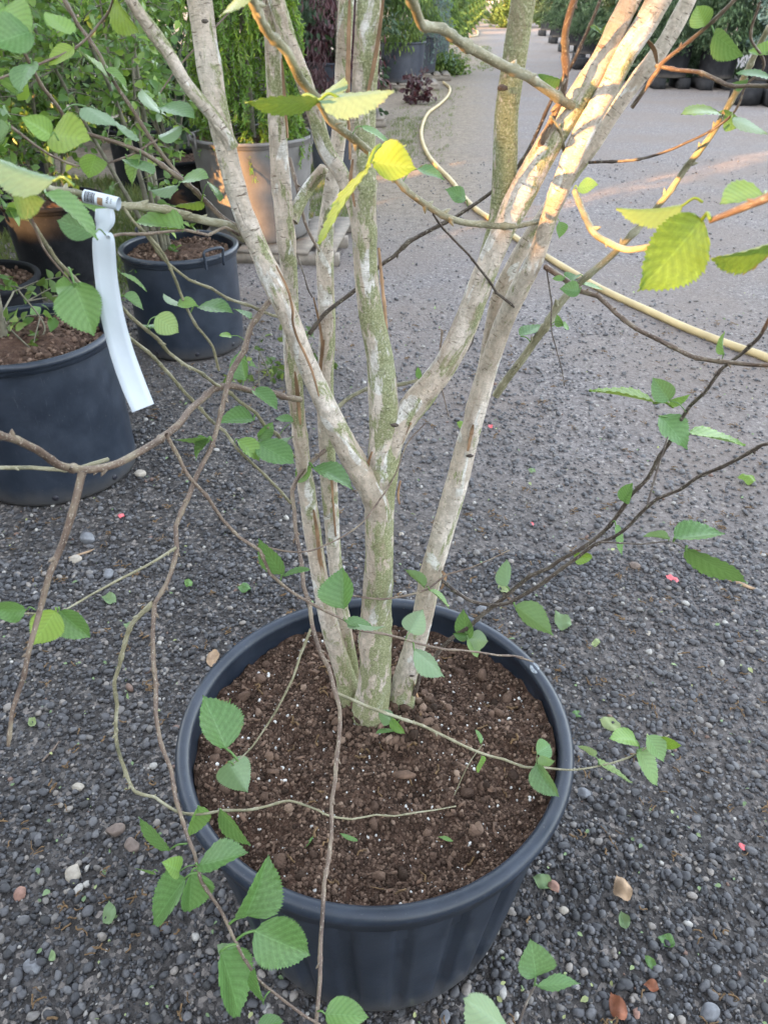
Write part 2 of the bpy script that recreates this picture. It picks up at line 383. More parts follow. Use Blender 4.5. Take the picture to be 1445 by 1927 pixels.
def gz(x, y): return (vnoise(x,y,1.1,3)-.5)*.03+(vnoise(x,y,4,4)-.5)*.012-.004

POT_X, POT_Y, POT_R, POT_H = -.016, .905, .348, .47
POTS = [(POT_X, POT_Y, .26), (-1.26,2.56,.28), (-1.005,3.8,.26)]
def gravel():
    a = Acc()
    T0 = [ico(0, .20, q) for q in range(8)]; T1 = []
    for q in range(8):
        V, F = ico(1, .03, 10+q); rg = np.random.default_rng(40+q)
        for k in range(8):
            n = rg.standard_normal(3); n /= np.linalg.norm(n); h = rg.uniform(.6,.9); V = V-np.outer(np.maximum(V@n-h,0),n)
        T1.append((V,F))
    def band(n, y0, y1, r0, r1, tmpl, xm=1.25):
        Y = rng.uniform(y0, y1, n); dep = Y*math.cos(PITCH)+CAM_H*math.sin(PITCH); hw = .5*dep*xm+.1
        # uniform over the trapezium
        keep = rng.random(n) < hw/hw.max(); Y = Y[keep]; hw = hw[keep]; X = rng.uniform(-1,1,len(Y))*hw
        for px,py,pr in POTS:
            k = (X-px)**2+(Y-py)**2 > pr**2; X=X[k]; Y=Y[k]
        # patches where fines cover the stones
        comp = (Y*.42+X*.5-.62)+(vnoise(X,Y,1.7,9)-.5)*.9
        k = rng.random(len(X)) > np.clip(comp*(.38 if y1 < 3 else .55), 0, .80); X=X[k]; Y=Y[k]; comp=comp[k]
        n = len(X); r = r0*(r1/r0)**(rng.random(n)**1.7)
        sc = np.stack([r*rng.uniform(.8,1.35,n), r*rng.uniform(.75,1.1,n), r*rng.uniform(.5,.8,n)],1)
        tilt = rots(n, rng); Mz = rz(n, rng); Mx = np.where((rng.random(n)<.3)[:,None,None], tilt, Mz)
        Z = gz(X,Y)+r*rng.uniform(-.05,.75,n)
        which = rng.integers(0,len(tmpl),n); rd = rng.random(n); rd = np.clip(np.where(rd<.93, rd+np.clip(.06+.75*np.clip(comp,0,1),0,.72)*(.93-rd), rd),0,1)  # stones lighten along with the road, part of it painted sky light
        for q,(TV,TF) in enumerate(tmpl):
            s = which==q; V,F,at = scatter(TV,TF,np.stack([X,Y,Z],1)[s],Mx[s],sc[s],rd[s]); a.add(V,F,**at)
    band(46000, .35, 2.0, .0022, .0060, T0)
    band(19000, .35, 2.0, .0042, .0125, T1)
    band(34000, 1.8, 4.2, .0035, .009, T0, 1.15)
    band(10000, 1.8, 4.5, .006, .014, T1, 1.15)
    band(16000, 4.0, 9.0, .005, .012, T0, 1.1)
    tag(a.build('gravel', M['gravel'], None, smooth=False), 'loose dark grey gravel stones covering the nursery yard', 'gravel', kind='stuff')
gravel()

# ------------------------------------------------------------------ pots
def pot_parts(root, R0, R1, H, mat, seg=96, ribs=0, rim_r=.016, band=.05, soil_z=None, soil_noise=.008, holes=True, seed=1):
    t = .006
    prof = [(R1-.01, .0), (R1, .006), (R1+.004, .02)]
    nz = 14
    for i in range(1, nz+1):
        f = i/nz; z = .02+(H-band-.02)*f; prof.append((R1+.004+(R0-.022-R1)*f, z))
    zb = H-band
    prof += [(R0-.018, zb+.001), (R0-.010, zb+.004), (R0-.008, H-rim_r*1.7)]
    inner = [(R0-.030, H-rim_r*1.2), (R0-.034, H-.06), (R0-.045, H-.14)]
    def mod(a, j, z):
        if not ribs or z > zb-.005 or z < .03: return 0
        f = (a/(2*math.pi)*ribs) % 1.0
        e = min(f, 1-f)                                        # raised panels between recessed flutes
        return -.013*max(0, min(1, (.17-e)/.02)) * min(1, (zb-.005-z)/.02)
    V, F = lathe(prof, seg, mod); mk('wall', V, F, mat, root)
    V, F = lathe(inner[::-1], seg); F = F[:, ::-1]; 
    V2, F2 = lathe([(R0-.008, H-rim_r*1.7)]+[(R0-rim_r+rim_r*math.cos(q), H-rim_r+rim_r*1.0*math.sin(q)) for q in np.linspace(-.7, math.pi, 12)]+[(R0-2*rim_r+.002, H-rim_r*1.3), (R0-.029, H-.06), (R0-.040, H-.14)], seg)
    mk('rim', V2, F2, mat, root)
    sz = soil_z if soil_z is not None else H-.05
    # soil: polar sheet with lumps
    nr, na = (46, 160) if R0 > .33 and soil_z else (16, 64)
    rr = np.linspace(0.0, R0-.0285, nr+1)[1:]; aa = np.arange(na)*2*math.pi/na
    A, RR = np.meshgrid(aa, rr); X = RR*np.cos(A); Y = RR*np.sin(A)
    Z = sz+(vnoise(X+3,Y+3,9,seed)-.5)*soil_noise*3+(vnoise(X+3,Y+3,26,seed+1)-.5)*soil_noise*1.6+(vnoise(X+3,Y+3,70,seed+2)-.5)*soil_noise*.9
    Z += .024*np.exp(-(RR/.15)**2)
    V = np.vstack([[0,0,sz+.024], np.stack([X,Y,Z],-1).reshape(-1,3)])
    idx = 1+np.arange(nr*na).reshape(nr,na)
    F = [tuple(int(q) for q in f) for f in np.stack([idx[:-1], np.roll(idx[:-1],-1,1), np.roll(idx[1:],-1,1), idx[1:]],-1).reshape(-1,4)]
    F += [(0, int(idx[0,i]), int(idx[0,(i+1)%na])) for i in range(na)]
    so = mk('soil', V, F, M['soil'], root)
    if holes:
        for k in range(8):
            a = Acc(); q = k*math.pi/4+.3; c = Vector((math.cos(q)*(R1+.006), math.sin(q)*(R1+.006), .035))
            V, F = lathe([(0,0),(.011,0),(.011,.004),(0,.004)], 10); 
            Mx = Matrix.Rotation(q, 3, 'Z') @ Matrix.Rotation(math.pi/2, 3, 'Y')
            a.add([(Mx @ Vector(v))+c-Vector((math.cos(q),math.sin(q),0))*.004 for v in V], F); a.build('drain_hole', M['ink'], root)
    return so
def crumbs(parent, n, rad, z, r0, r1, seed, mat, name, off=(0,0), squash=.75):
    rg = np.random.default_rng(seed); a = Acc(); T = [ico(1 if r1>.010 else 0,.16,q+seed) for q in range(4)]
    q = rg.uniform(0,6.283,n); rr = rad*np.sqrt(rg.random(n)); X=off[0]+rr*np.cos(q); Y=off[1]+rr*np.sin(q)
    r = r0*(r1/r0)**(rg.random(n)**2.2); Z = z(X,Y)+r*rg.uniform(-.2,.7,n); w = rg.integers(0,4,n); rd = rg.random(n)
    sc = np.stack([r*rg.uniform(.8,1.4,n), r, r*squash],1); Mx = rots(n, rg)
    for k,(TV,TF) in enumerate(T):
        s = w==k; V,F,at = scatter(TV,TF,np.stack([X,Y,Z],1)[s],Mx[s],sc[s],rd[s]); a.add(V,F,**at)
    return tag(a.build(name, mat, parent, smooth=True), kind='stuff')

_b = PY(700, 1350, .955); BX, BY = _b.x-POT_X, _b.y-POT_Y
main = thing('plant_pot', 'large round black plastic pot full of brown soil holding the white-stemmed birch', 'plant pot', (POT_X, POT_Y, 0))
so = pot_parts(main, POT_R, POT_R-.075, POT_H, M['pot'], 264, 22, .0135, .055, POT_H-.048, .015, False, 21)
def soilz(X, Y):
    s = .015; RR = np.hypot(X,Y)
    return (POT_H-.048)+(vnoise(X+3,Y+3,9,21)-.5)*s*3+(vnoise(X+3,Y+3,26,22)-.5)*s*1.6+(vnoise(X+3,Y+3,70,23)-.5)*s*.9+.024*np.exp(-(RR/.15)**2)
crumbs(so, 32000, POT_R-.033, soilz, .0011, .0048, 31, M['clump'], 'soil_crumbs')
crumbs(so, 220, POT_R-.05, soilz, .004, .013, 32, M['clump'], 'soil_clods')
crumbs(so, 680, POT_R-.045, lambda X,Y: soilz(X,Y)+.001, .0009, .0038, 33, M['perlite'], 'perlite', squash=.9)
def chips(parent, n, rad, z, seed, mat, name, L=(.006,.022)):
    rg = np.random.default_rng(seed); TV, TF = box(-.5,.5,-.5,.5,-.5,.5); a = Acc()
    q = rg.uniform(0,6.283,n); rr = rad*np.sqrt(rg.random(n)); X=rr*np.cos(q); Y=rr*np.sin(q); l = rg.uniform(*L,n)
    sc = np.stack([l, l*rg.uniform(.18,.4,n), l*.12],1); A = rg.standard_normal((n,3))*[1,1,.25]; N = rg.standard_normal((n,3))*.4+[0,0,1]
    V,F,at = scatter(TV,TF,np.stack([X,Y,z(X,Y)+.004],1),frames(A,N),sc,rg.random(n)); a.add(V,F,**at)
    return tag(a.build(name, mat, parent, smooth=False), kind='stuff')
crumbs(so, 420, .10, lambda X,Y: soilz(X,Y)+.004, .003, .011, 35, M['clump'], 'soil_heap', (BX+.015, BY+.01))
chips(so, 130, POT_R-.045, soilz, 41, M['chip'], 'wood_chips')
def fibres(parent, n, rad, z, seed, mat, name, off=(0,0)):
    rg = np.random.default_rng(seed); a = Acc()
    for k in range(n):
        q = rg.uniform(0,6.283); r = rad*math.sqrt(rg.random()); x,y = off[0]+r*math.cos(q), off[1]+r*math.sin(q); p=[]; d = rg.uniform(0,6.283)
        for j in range(6):
            p.append((x,y,float(z(np.array(x),np.array(y)))+.003+rg.random()*.006)); d += rg.uniform(-1,1); l = rg.uniform(.002,.006); x += math.cos(d)*l; y += math.sin(d)*l
        V,F,B = tube(p, np.full(6, rg.uniform(.0009,.0022)), 5, .3, k); a.add(V,F,rnd=np.full(len(V),rg.random()))
    return tag(a.build(name, mat, parent), kind='stuff')
fibres(so, 70, POT_R-.06, soilz, 43, M['moss'], 'catkin_crumbs')
# chalky scuff on the rim
V,F = lathe([(0,0),(.006,.0006),(.009,0)], 12); sc_ = mk('scuff_mark', V*np.array([1,1.6,1]), F, M['scuff'], main); sc_.location = (POT_R*math.cos(.42)-.013, POT_R*math.sin(.42)-.008, POT_H-.0008)

def pot(name, label, x, y, R0, R1, H, mat, group=None, seed=5, z=0, handle=None, seg=72, ribs=0, dress=True):
    t = thing(name, label, 'plant pot', (x,y,z), group)
    s = pot_parts(t, R0, R1, H, mat, seg, ribs, .014, .045, None, .012, y < 5, seed)
    if dress:
        zf = lambda X,Y: H-.05+.006+(vnoise(X+3,Y+3,9,seed)-.5)*.036+(vnoise(X+3,Y+3,26,seed+1)-.5)*.019
        crumbs(s, 1500, R0-.04, zf, .003, .013, seed, M['clump'], 'soil_crumbs'); chips(s, 120, R0-.05, zf, seed, M['chip'], 'wood_chips', (.01,.035))
    for q in (handle or []):
        c = Vector((math.cos(q)*(R0+.012), math.sin(q)*(R0+.012), H-.01)); tx = Vector((-math.sin(q), math.cos(q), 0)); ou = Vector((math.cos(q), math.sin(q), 0))
        p = [c-tx*.05+Vector((0,0,-.035)), c-tx*.05+Vector((0,0,.01)), c-tx*.046+Vector((0,0,.045)), c+tx*.046+Vector((0,0,.045)), c+tx*.05+Vector((0,0,.01)), c+tx*.05+Vector((0,0,-.035))]
        V,F,B = tube(spline(p, 3), np.full(16, .007), 8); mk('handle', V, F, mat, t)
    return t
potA = pot('plant_pot', 'wide scuffed black pot at the left edge, holding a thin grey trunk in soil', -1.26, 2.56, .305, .285, .55, M['pot'], 'black nursery pots standing left of the birch', 5)
potB = pot('plant_pot', 'black pot with a looped rim handle standing on gravel behind the hanging white tag', -1.005, 3.83, .29, .262, .50, M['pot'], 'black nursery pots standing left of the birch', 9, handle=[-.79, 2.35])
potC = pot('plant_pot', 'tall grey pot catching warm sunlight, set on a pallet under the bright green weeping spruce', -.886, 5.65, .42, .34, .64, M['potlight'], None, 12, z=.09, handle=[-.2,-2.5])
potD = pot('plant_pot', 'dark pot half hidden by shrub leaves behind the white tag', -1.95, 4.75, .30, .25, .52, M['potdark'], 'black nursery pots standing left of the birch', 15)
potE = pot('plant_pot', 'dark blue-black pot with sunlit soil directly behind the scuffed left pot', -1.83, 3.38, .29, .25, .48, M['potdark'], 'black nursery pots standing left of the birch', 18)
potG = pot('plant_pot', 'black pot with reddish soil showing just left of the tall sunlit grey pot', -1.50, 6.1, .30, .26, .52, M['potdark'], 'black nursery pots standing left of the birch', 19)

def pallet(label, x, y, w=1.0, l=1.0, h=.09, rz_=0, n=6, cat='pallet', mat=None, group=None):
    t = thing('wooden_pallet', label, cat, (x,y,0), group, rz_)
    for k in range(n):
        xx = -w/2+(k+.5)*w/n; V,F = box(xx-w/n*.36, xx+w/n*.36, -l/2, l/2, h-.018, h); mk('slat', V, F, M['wood'], t, smooth=False)
    for yy in (-l/2+.05, 0, l/2-.05):
        V,F = box(-w/2, w/2, yy-.04, yy+.04, .0, h-.02); mk('bearer', V, F, M['wood'], t, smooth=False)
    return t
pallet('weathered wooden pallet under the sunlit grey spruce pot', -.78, 5.65, 1.05, .95, .09, -.1)

# ------------------------------------------------------------------ the birch
BASE = PY(700, 1350, .955); BASE.z = POT_H-.03
birch = thing('birch_tree', 'multi-stemmed birch with pale peeling bark and green algae growing from the large pot', 'tree', BASE)
b0 = np.array(BASE)
def grow_out(P, rad):                                   # carry a stem on above the picture's top edge
    d = P[-1]-P[-3]; d /= np.linalg.norm(d); Q=[P]; r=[rad]; p = P[-1]; rr = rad[-1]
    for k in range(9):
        d = d*.93+np.array([0,0,.07]); d /= np.linalg.norm(d); p = p+d*.085; rr = max(.0035, rr*.90); Q.append(p[None]); r.append([rr])
    return np.vstack(Q), np.concatenate(r)
TOPS = []
def stem(name, pts, alg, seed, top=True, wob=.05, n=22):
    A = spline(np.array(pts, float), 9)
    P = np.array([PY(x,y,Y) for x,y,Y,w in A]); rad = np.array([w*.5*(Y/ray(x,y).y)/FPX for x,y,Y,w in A])
    if top: P, rad = grow_out(P, rad); TOPS.append((P[-9:], rad[-9:]))
    # resample densely
    s = np.concatenate([[0], np.cumsum(np.linalg.norm(np.diff(P,axis=0),axis=1))]); m = max(30, int(s[-1]/.006)); q = np.linspace(0,s[-1],m)
    P = np.stack([np.interp(q,s,P[:,i]) for i in range(3)],1); rad = np.interp(q,s,rad)
    rg = np.random.default_rng(seed)
    if seed in (1,4,7,8): rad = rad*(1+.28*np.exp(-(q/.035)**1.5))
    for k in range(int(s[-1]/.11)):                     # swellings at old nodes
        c = rg.uniform(0,s[-1]); rad = rad*(1+rg.uniform(.03,.10)*np.exp(-((q-c)/.012)**2))
    V,F,B = tube(P, rad, n, wob, seed)
    B = B+np.array([0,0,seed*3.7])
    sv = B[:,2]-seed*3.7; mk(name, V-b0, F, M['bark'], birch, {'bk': B, 'alg': alg-.06+(.42*np.exp(-(sv/.11)**2) if seed in (1,4,7,8) else 0*sv)})
    return P, rad
stems = []
stems.append(stem('trunk', [(696,1400,.955,80),(698,1352,.955,74),(703,1280,.955,64),(708,1180,.955,56),(712,1060,.955,54),(716,930,.955,58),(722,840,.955,57),(721,740,.955,54),(715,670,.955,50),(694,570,.953,47),(685,480,.95,46),(686,400,.95,45),(684,300,.95,46),(684,180,.945,46),(690,60,.94,48),(694,-20,.94,48)], .66, 1))
stems.append(stem('trunk', [(716,975,.952,46),(704,925,.945,52),(675,880,.938,46),(640,820,.925,42),(606,750,.92,38),(575,680,.92,36),(545,600,.92,38),(514,530,.93,42),(483,460,.94,38),(454,390,.95,38),(428,290,.96,40),(404,180,.97,41),(388,90,.98,43),(372,-20,.99,46)], .42, 2))
stems.append(stem('trunk', [(724,890,.95,34),(742,815,.955,50),(780,762,.96,47),(835,690,.965,44),(875,610,.97,46),(905,530,.97,45),(945,440,.975,44),(985,360,.98,50),(1030,275,.98,47),(1078,197,.98,42),(1131,110,.98,38),(1171,27,.98,37),(1195,-20,.98,37)], .50, 3))
stems.append(stem('trunk', [(746,1360,.975,52),(756,1310,.975,48),(771,1250,.978,42),(790,1180,.98,40),(812,1080,.99,42),(845,960,1.0,42),(872,860,1.01,40),(895,780,1.01,35),(917,700,1.02,34),(942,620,1.02,36),(975,550,1.0,36),(1008,485,.99,34),(1037,400,.98,31),(1070,310,.97,36),(1102,240,.97,38),(1145,167,.97,37),(1178,100,.97,40),(1218,40,.97,42),(1250,-20,.97,43)], .42, 4))
stems.append(stem('trunk', [(872,850,1.03,24),(893,760,1.04,26),(912,690,1.05,26),(925,620,1.05,28),(940,560,1.05,32),(965,500,1.05,28),(1003,435,1.05,28),(1060,350,1.05,26),(1115,276,1.05,26),(1150,219,1.05,27),(1198,150,1.05,28),(1231,110,1.05,30),(1264,60,1.05,30),(1305,-20,1.05,30)], .46, 5))
stems.append(stem('trunk', [(902,560,.985,30),(926,470,.99,40),(942,390,1.0,44),(950,300,1.0,45),(955,200,1.0,43),(970,100,1.0,45),(986,-20,1.0,46)], .82, 6))
stems.append(stem('trunk', [(668,1345,.985,46),(655,1290,.99,40),(640,1240,1.0,36),(618,1165,1.0,32),(600,1080,1.01,32),(585,980,1.03,32),(572,880,1.04,29),(563,800,1.05,28),(555,720,1.05,32),(549,640,1.045,31),(547,560,1.03,31),(540,450,1.0,34),(530,340,1.0,34),(522,230,1.0,35),(514,100,1.0,32),(508,-20,1.0,32)], .50, 7))
stems.append(stem('trunk', [(664,1330,1.0,34),(660,1260,1.02,28),(648,1180,1.03,26),(632,1080,1.05,26),(622,960,1.06,29),(617,860,1.07,29),(612,780,1.07,29),(612,700,1.07,31),(615,620,1.07,31),(612,540,1.08,33),(612,450,1.08,30),(620,380,1.08,28),(631,300,1.08,27),(640,220,1.08,29),(645,120,1.08,30),(652,-20,1.08,30)], .56, 8))
stems.append(stem('trunk', [(676,440,.955,24),(668,392,.965,26),(643,328,.98,28),(613,283,.98,30),(593,216,.98,30),(576,160,.98,30),(546,83,.98,31),(515,-20,.98,31)], .56, 9))
stems.append(stem('branch', [(548,415,1.0,26),(560,388,1.01,24),(582,350,1.02,22),(608,318,1.0,20)], .6, 10, False))
stems.append(stem('branch', [(434,275,.955,30),(424,252,.95,26),(399,216,.945,25),(352,160,.93,24),(319,103,.92,24),(276,43,.91,23),(246,0,.90,22),(232,-25,.90,22)], .52, 11))

SAMP = []                                               # (px, py, depth) samples on every twig
def twig(pts, d0, d1, w0, w1, mat='twig', seed=None, name='twig', ncross=9):
    seed = seed or (len(SAMP)*7+11); pts = np.array(pts, float); L = np.concatenate([[0], np.cumsum(np.hypot(*np.diff(pts,axis=0).T))]); L /= L[-1]
    A = spline(np.column_stack([pts, d0+(d1-d0)*L, w0+(w1-w0)*L]), 10)
    rg = np.random.default_rng(seed)
    P = np.array([PD(x,y,d) for x,y,d,w in A]); rad = np.maximum(.0007, np.array([w*.43*d/FPX for x,y,d,w in A]))
    s = np.concatenate([[0], np.cumsum(np.linalg.norm(np.diff(P,axis=0),axis=1))]); m = max(12, int(s[-1]/.004)); q = np.linspace(0,s[-1],m)
    P = np.stack([np.interp(q,s,P[:,i]) for i in range(3)],1); rad = np.interp(q,s,rad)
    P = P+np.stack([np.interp(q, np.linspace(0,s[-1],max(3,int(s[-1]/.03))), rg.normal(0,.0020,max(3,int(s[-1]/.03)))) for _ in range(3)],1)
    for k in range(int(s[-1]/.035)):
        c = rg.uniform(0,s[-1]); rad = rad*(1+rg.uniform(.1,.4)*np.exp(-((q-c)/.0028)**2))
    V,F,B = tube(P, rad, ncross, .07, seed); a = Acc(); a.add(V,F,bk=B+np.array([0,0,seed*1.3]))
    for k in range(int(s[-1]/.045)):                     # buds
        i = rg.integers(2,m-2); t = P[i+1]-P[i-1]; t/=np.linalg.norm(t); o = rg.normal(0,1,3); o -= t*o.dot(t); o/=np.linalg.norm(o)
        h = max(rad[i],.0012)*rg.uniform(2.0,3.2); pp = P[i]+np.outer(np.linspace(0,1,5), (o*.75+t*.65)*h)
        v,f,b = tube(pp, np.array([.45,.6,.5,.3,.05])*h*.45, 6); a.add(v,f,bk=b+.3)
    a.V[0:] = [v-b0 for v in a.V]
    a.build(name, M[mat], birch)
    SAMP.extend([(x,y,d) for x,y,d,w in A])
G='twiggreen'; K='twigdark'
twig([(566,752),(500,740),(430,722),(380,745),(320,815),(240,865),(155,887),(90,860),(20,825),(-40,790)], 1.12, .60, 13, 19, 'twig', name='branch', ncross=12)
twig([(155,887),(130,970),(90,1100),(50,1250),(18,1405)], .72, .74, 17, 8, 'twig')
twig([(-20,886),(60,883),(120,878),(210,862)], .80, .84, 9, 9, G)
twig([(540,556),(512,562),(488,600),(462,650),(435,712),(400,830),(350,960),(320,1080),(290,1135)], 1.0, .93, 13, 9, 'twig', name='branch')
twig([(290,1135),(250,1180),(225,1260),(215,1330),(222,1420),(260,1490),(330,1525),(385,1530),(470,1522),(540,1510),(590,1522),(630,1537),(720,1537),(860,1517)], .93, 1.16, 10, 3, G)
twig([(290,1135),(292,1250),(305,1400),(330,1500),(350,1580),(380,1650),(430,1740),(462,1810)], .93, .86, 10, 7, 'twig')
twig([(462,1810),(490,1850),(540,1885),(590,1915),(640,1950)], .86, .84, 7, 5, 'twig')
twig([(330,1033),(280,1065),(230,1092),(165,1125),(108,1148),(50,1150)], .94, .80, 6, 4, G)
twig([(613,845),(580,872),(558,900),(552,960),(562,1040),(575,1100),(588,1170),(605,1230),(632,1300),(640,1380),(630,1470),(620,1600),(612,1700),(602,1820),(595,1960)], 1.22, .83, 9, 9, 'twig', name='branch')
twig([(634,1303),(668,1320),(700,1335),(760,1355),(830,1385),(920,1425),(1000,1442),(1080,1447),(1170,1427),(1230,1400),(1258,1384)], 1.08, 1.16, 8, 3, G)
twig([(586,1185),(572,1230),(548,1285),(520,1340),(470,1410),(440,1440)], 1.13, 1.14, 6, 3, G)
twig([(318,812),(330,850),(350,890),(395,945),(450,1010),(500,1062),(560,1120),(640,1165),(700,1190),(830,1220),(930,1232),(1003,1238)], .86, 1.18, 9, 4, 'twig')
twig([(-20,320),(50,400),(103,480),(150,540),(186,576),(232,626),(309,692),(352,742),(389,779),(478,872),(548,945)], .66, 1.15, 10, 6, G)
twig([(100,-20),(123,0),(166,66),(199,130),(252,206),(299,282),(345,335)], .80, .88, 8, 8, 'twig')
twig([(0,20),(20,60),(60,120),(110,196),(130,240),(166,252),(265,290),(332,335),(382,365),(425,412),(470,440)], .66, .94, 7, 12, 'twig', name='branch')
twig([(-30,330),(20,340),(73,345),(160,368),(232,385),(300,398),(365,408),(432,428),(466,450)], .58, .95, 15, 18, 'twiggreen', name='branch', ncross=12)
twig([(199,442),(240,440),(290,438),(350,436),(418,432),(455,440)], .70, .93, 7, 6, 'twig')
twig([(232,392),(255,425),(282,450),(309,482),(332,530),(352,576),(393,640),(412,696)], .74, .95, 6, 6, G)
twig([(262,420),(290,455),(312,482),(362,523),(415,556),(480,583),(548,600)], .78, 1.04, 6, 7, G)
twig([(200,550),(236,586),(286,630),(345,680),(405,720),(440,745),(500,800),(556,860)], .74, 1.18, 8, 7, G)
twig([(455,-30),(480,30),(530,93),(590,180),(640,240),(696,292),(779,369),(845,409),(912,425),(960,425),(1040,413)], .50, .98, 22, 11, 'twiggreen', name='branch', ncross=14)
twig([(755,-20),(790,25),(845,60),(912,100),(965,130),(1030,172),(1095,215)], .56, .88, 21, 21, 'twiggreen', name='branch', ncross=14)
twig([(1080,-25),(1070,20),(1065,66),(1068,133),(1048,200),(1021,266),(995,320),(978,350)], .74, .93, 16, 13, 'twig', name='branch')
twig([(1130,-20),(1112,30),(1095,73),(1075,123),(1041,186),(1008,252),(975,310),(925,357),(845,412),(745,479),(712,503),(663,550),(613,593),(583,625)], .82, 1.10, 7, 10, K)
twig([(815,402),(835,428),(880,480),(912,520),(958,578)], .80, 1.02, 5, 6, K)
twig([(930,745),(950,715),(985,670),(1040,590),(1080,545),(1150,480),(1200,430),(1270,345),(1340,255),(1390,165),(1450,50)], 1.18, .80, 18, 12, 'twiggreen', name='branch')
twig([(1025,502),(1080,535),(1150,578),(1200,620),(1270,655),(1340,672),(1400,678),(1475,682)], .98, .70, 12, 10, 'twig', name='branch')
twig([(1455,590),(1420,635),(1360,695),(1290,775),(1250,835),(1215,900),(1170,960),(1125,1010),(1075,1045),(1020,1075),(960,1117),(912,1156),(862,1193),(819,1232),(792,1266),(778,1310)], .78, 1.37, 8, 9, K)
twig([(1480,820),(1445,840),(1330,890),(1222,950),(1165,1000),(1110,1030),(1060,1065),(1010,1105),(960,1137),(925,1142),(892,1133),(862,1116),(832,1093)], .74, 1.22, 8, 8, K)
twig([(1222,948),(1235,882),(1253,822)], .83, .83, 5, 4, K)
twig([(1120,1022),(1200,1020),(1262,1018),(1290,1033)], .93, .90, 4, 2.5, K)
twig([(676,1126),(732,1123),(789,1110),(832,1090),(880,1070),(960,1035)], 1.2, 1.25, 5, 3, 'twig')
twig([(600,1108),(625,1118),(650,1124),(676,1126)], 1.25, 1.2, 6, 4, 'twig')
twig([(1108,302),(1197,299),(1264,282),(1320,255),(1356,228)], .95, .86, 6, 5, K)
twig([(1078,359),(1098,405),(1121,445),(1164,468),(1200,466),(1235,455)], .80, .66, 14, 15, 'twiggreen')
twig([(1232,120),(1287,133),(1350,153),(1397,166),(1460,162)], .86, .72, 9, 9, 'twig')
twig([(1180,205),(1235,128),(1245,112),(1310,60),(1400,-15)], .9, .76, 10, 8, 'twig')
twig([(1480,345),(1445,370),(1400,388),(1335,412)], .50, .54, 23, 12, 'twig')
twig([(1430,0),(1420,60),(1440,115),(1400,160),(1378,215),(1340,250)], .72, .85, 6, 5, 'twig')
twig([(1030,510),(1032,560),(1036,610),(1048,660),(1058,700),(1062,730)], .98, 1.0, 3.5, 2, K)
twig([(545,300),(562,360),(580,430),(600,475)], 1.0, 1.0, 10, 6, 'twig')
twig([(632,769),(660,746),(700,729),(746,726),(786,714)], 1.16, 1.2, 10, 7, G)
twig([(712,470),(720,530),(726,580),(728,632)], 1.0, 1.02, 6, 9, 'peel')
twig([(480,1020),(540,1040),(600,1035),(660,1000),(710,950),(740,900),(765,835),(800,800)], 1.05, 1.12, 4, 3, 'twig')
twig([(650,1165),(646,1150),(648,1140)], 1.03, 1.03, 4, 3, G)
twig([(965,1960),(985,1900),(1005,1855)], .82, .84, 6, 5, K)
twig([(858,1500),(880,1440),(905,1400)], 1.25, 1.25, 2, 2, G)
twig([(832,620),(830,700),(838,760),(842,785)], 1.08, 1.08, 5, 2, 'twig')
twig([(885,590),(890,640),(880,665)], 1.05, 1.08, 5, 2, K)
twig([(560,480),(575,540),(585,560)], 1.1, 1.1, 4, 3, K)
twig([(1060,290),(1052,240),(1040,210)], .9, .85, 8, 6, G)
twig([(470,-10),(430,20),(395,60),(335,130),(300,175)], .9, .85, 4, 3, 'twig')
twig([(-10,150),(60,120),(140,90),(200,40),(215,-10)], .75, .8, 5, 5, 'twig')
twig([(20,240),(90,285),(160,315),(230,300),(300,262)], .75, .85, 6, 4, 'twig')
twig([(60,400),(85,470),(128,540)], .7, .75, 6, 4, 'twig')
# loose strips of brown bark peeling from the stems
def strip(pts, Y, w, seed):
    A = spline(np.array(pts, float), 8); P = np.array([PY(x,y,Y) for x,y in A]); d = np.array([Y/ray(x,y).y for x,y in A]); n=len(P)
    rg = np.random.default_rng(seed); tw = np.cumsum(rg.normal(0,.22,n)); wd = w*d/FPX*np.sin(np.linspace(.25,2.9,n))**.6
    T = np.gradient(P,axis=0); T/=np.linalg.norm(T,axis=1)[:,None]; X = np.cross(T,[0,1,0]); X/=np.linalg.norm(X,axis=1)[:,None]; Z = np.cross(X,T)
    D = X*np.cos(tw)[:,None]+Z*np.sin(tw)[:,None]; Nn = np.cross(D,T)*.0007
    V = np.vstack([P-D*wd[:,None]/2, P+Nn*3, P+D*wd[:,None]/2, P-D*wd[:,None]/2+Nn, P+Nn*4, P+D*wd[:,None]/2+Nn]).reshape(6,n,3)
    F=[]; ids=np.arange(6*n).reshape(6,n)
    for a,b in ((0,1),(1,2),(5,4),(4,3),(3,0),(2,5)): F.append(np.stack([ids[a,:-1],ids[b,:-1],ids[b,1:],ids[a,1:]],-1))
    return V.reshape(-1,3), np.vstack(F)
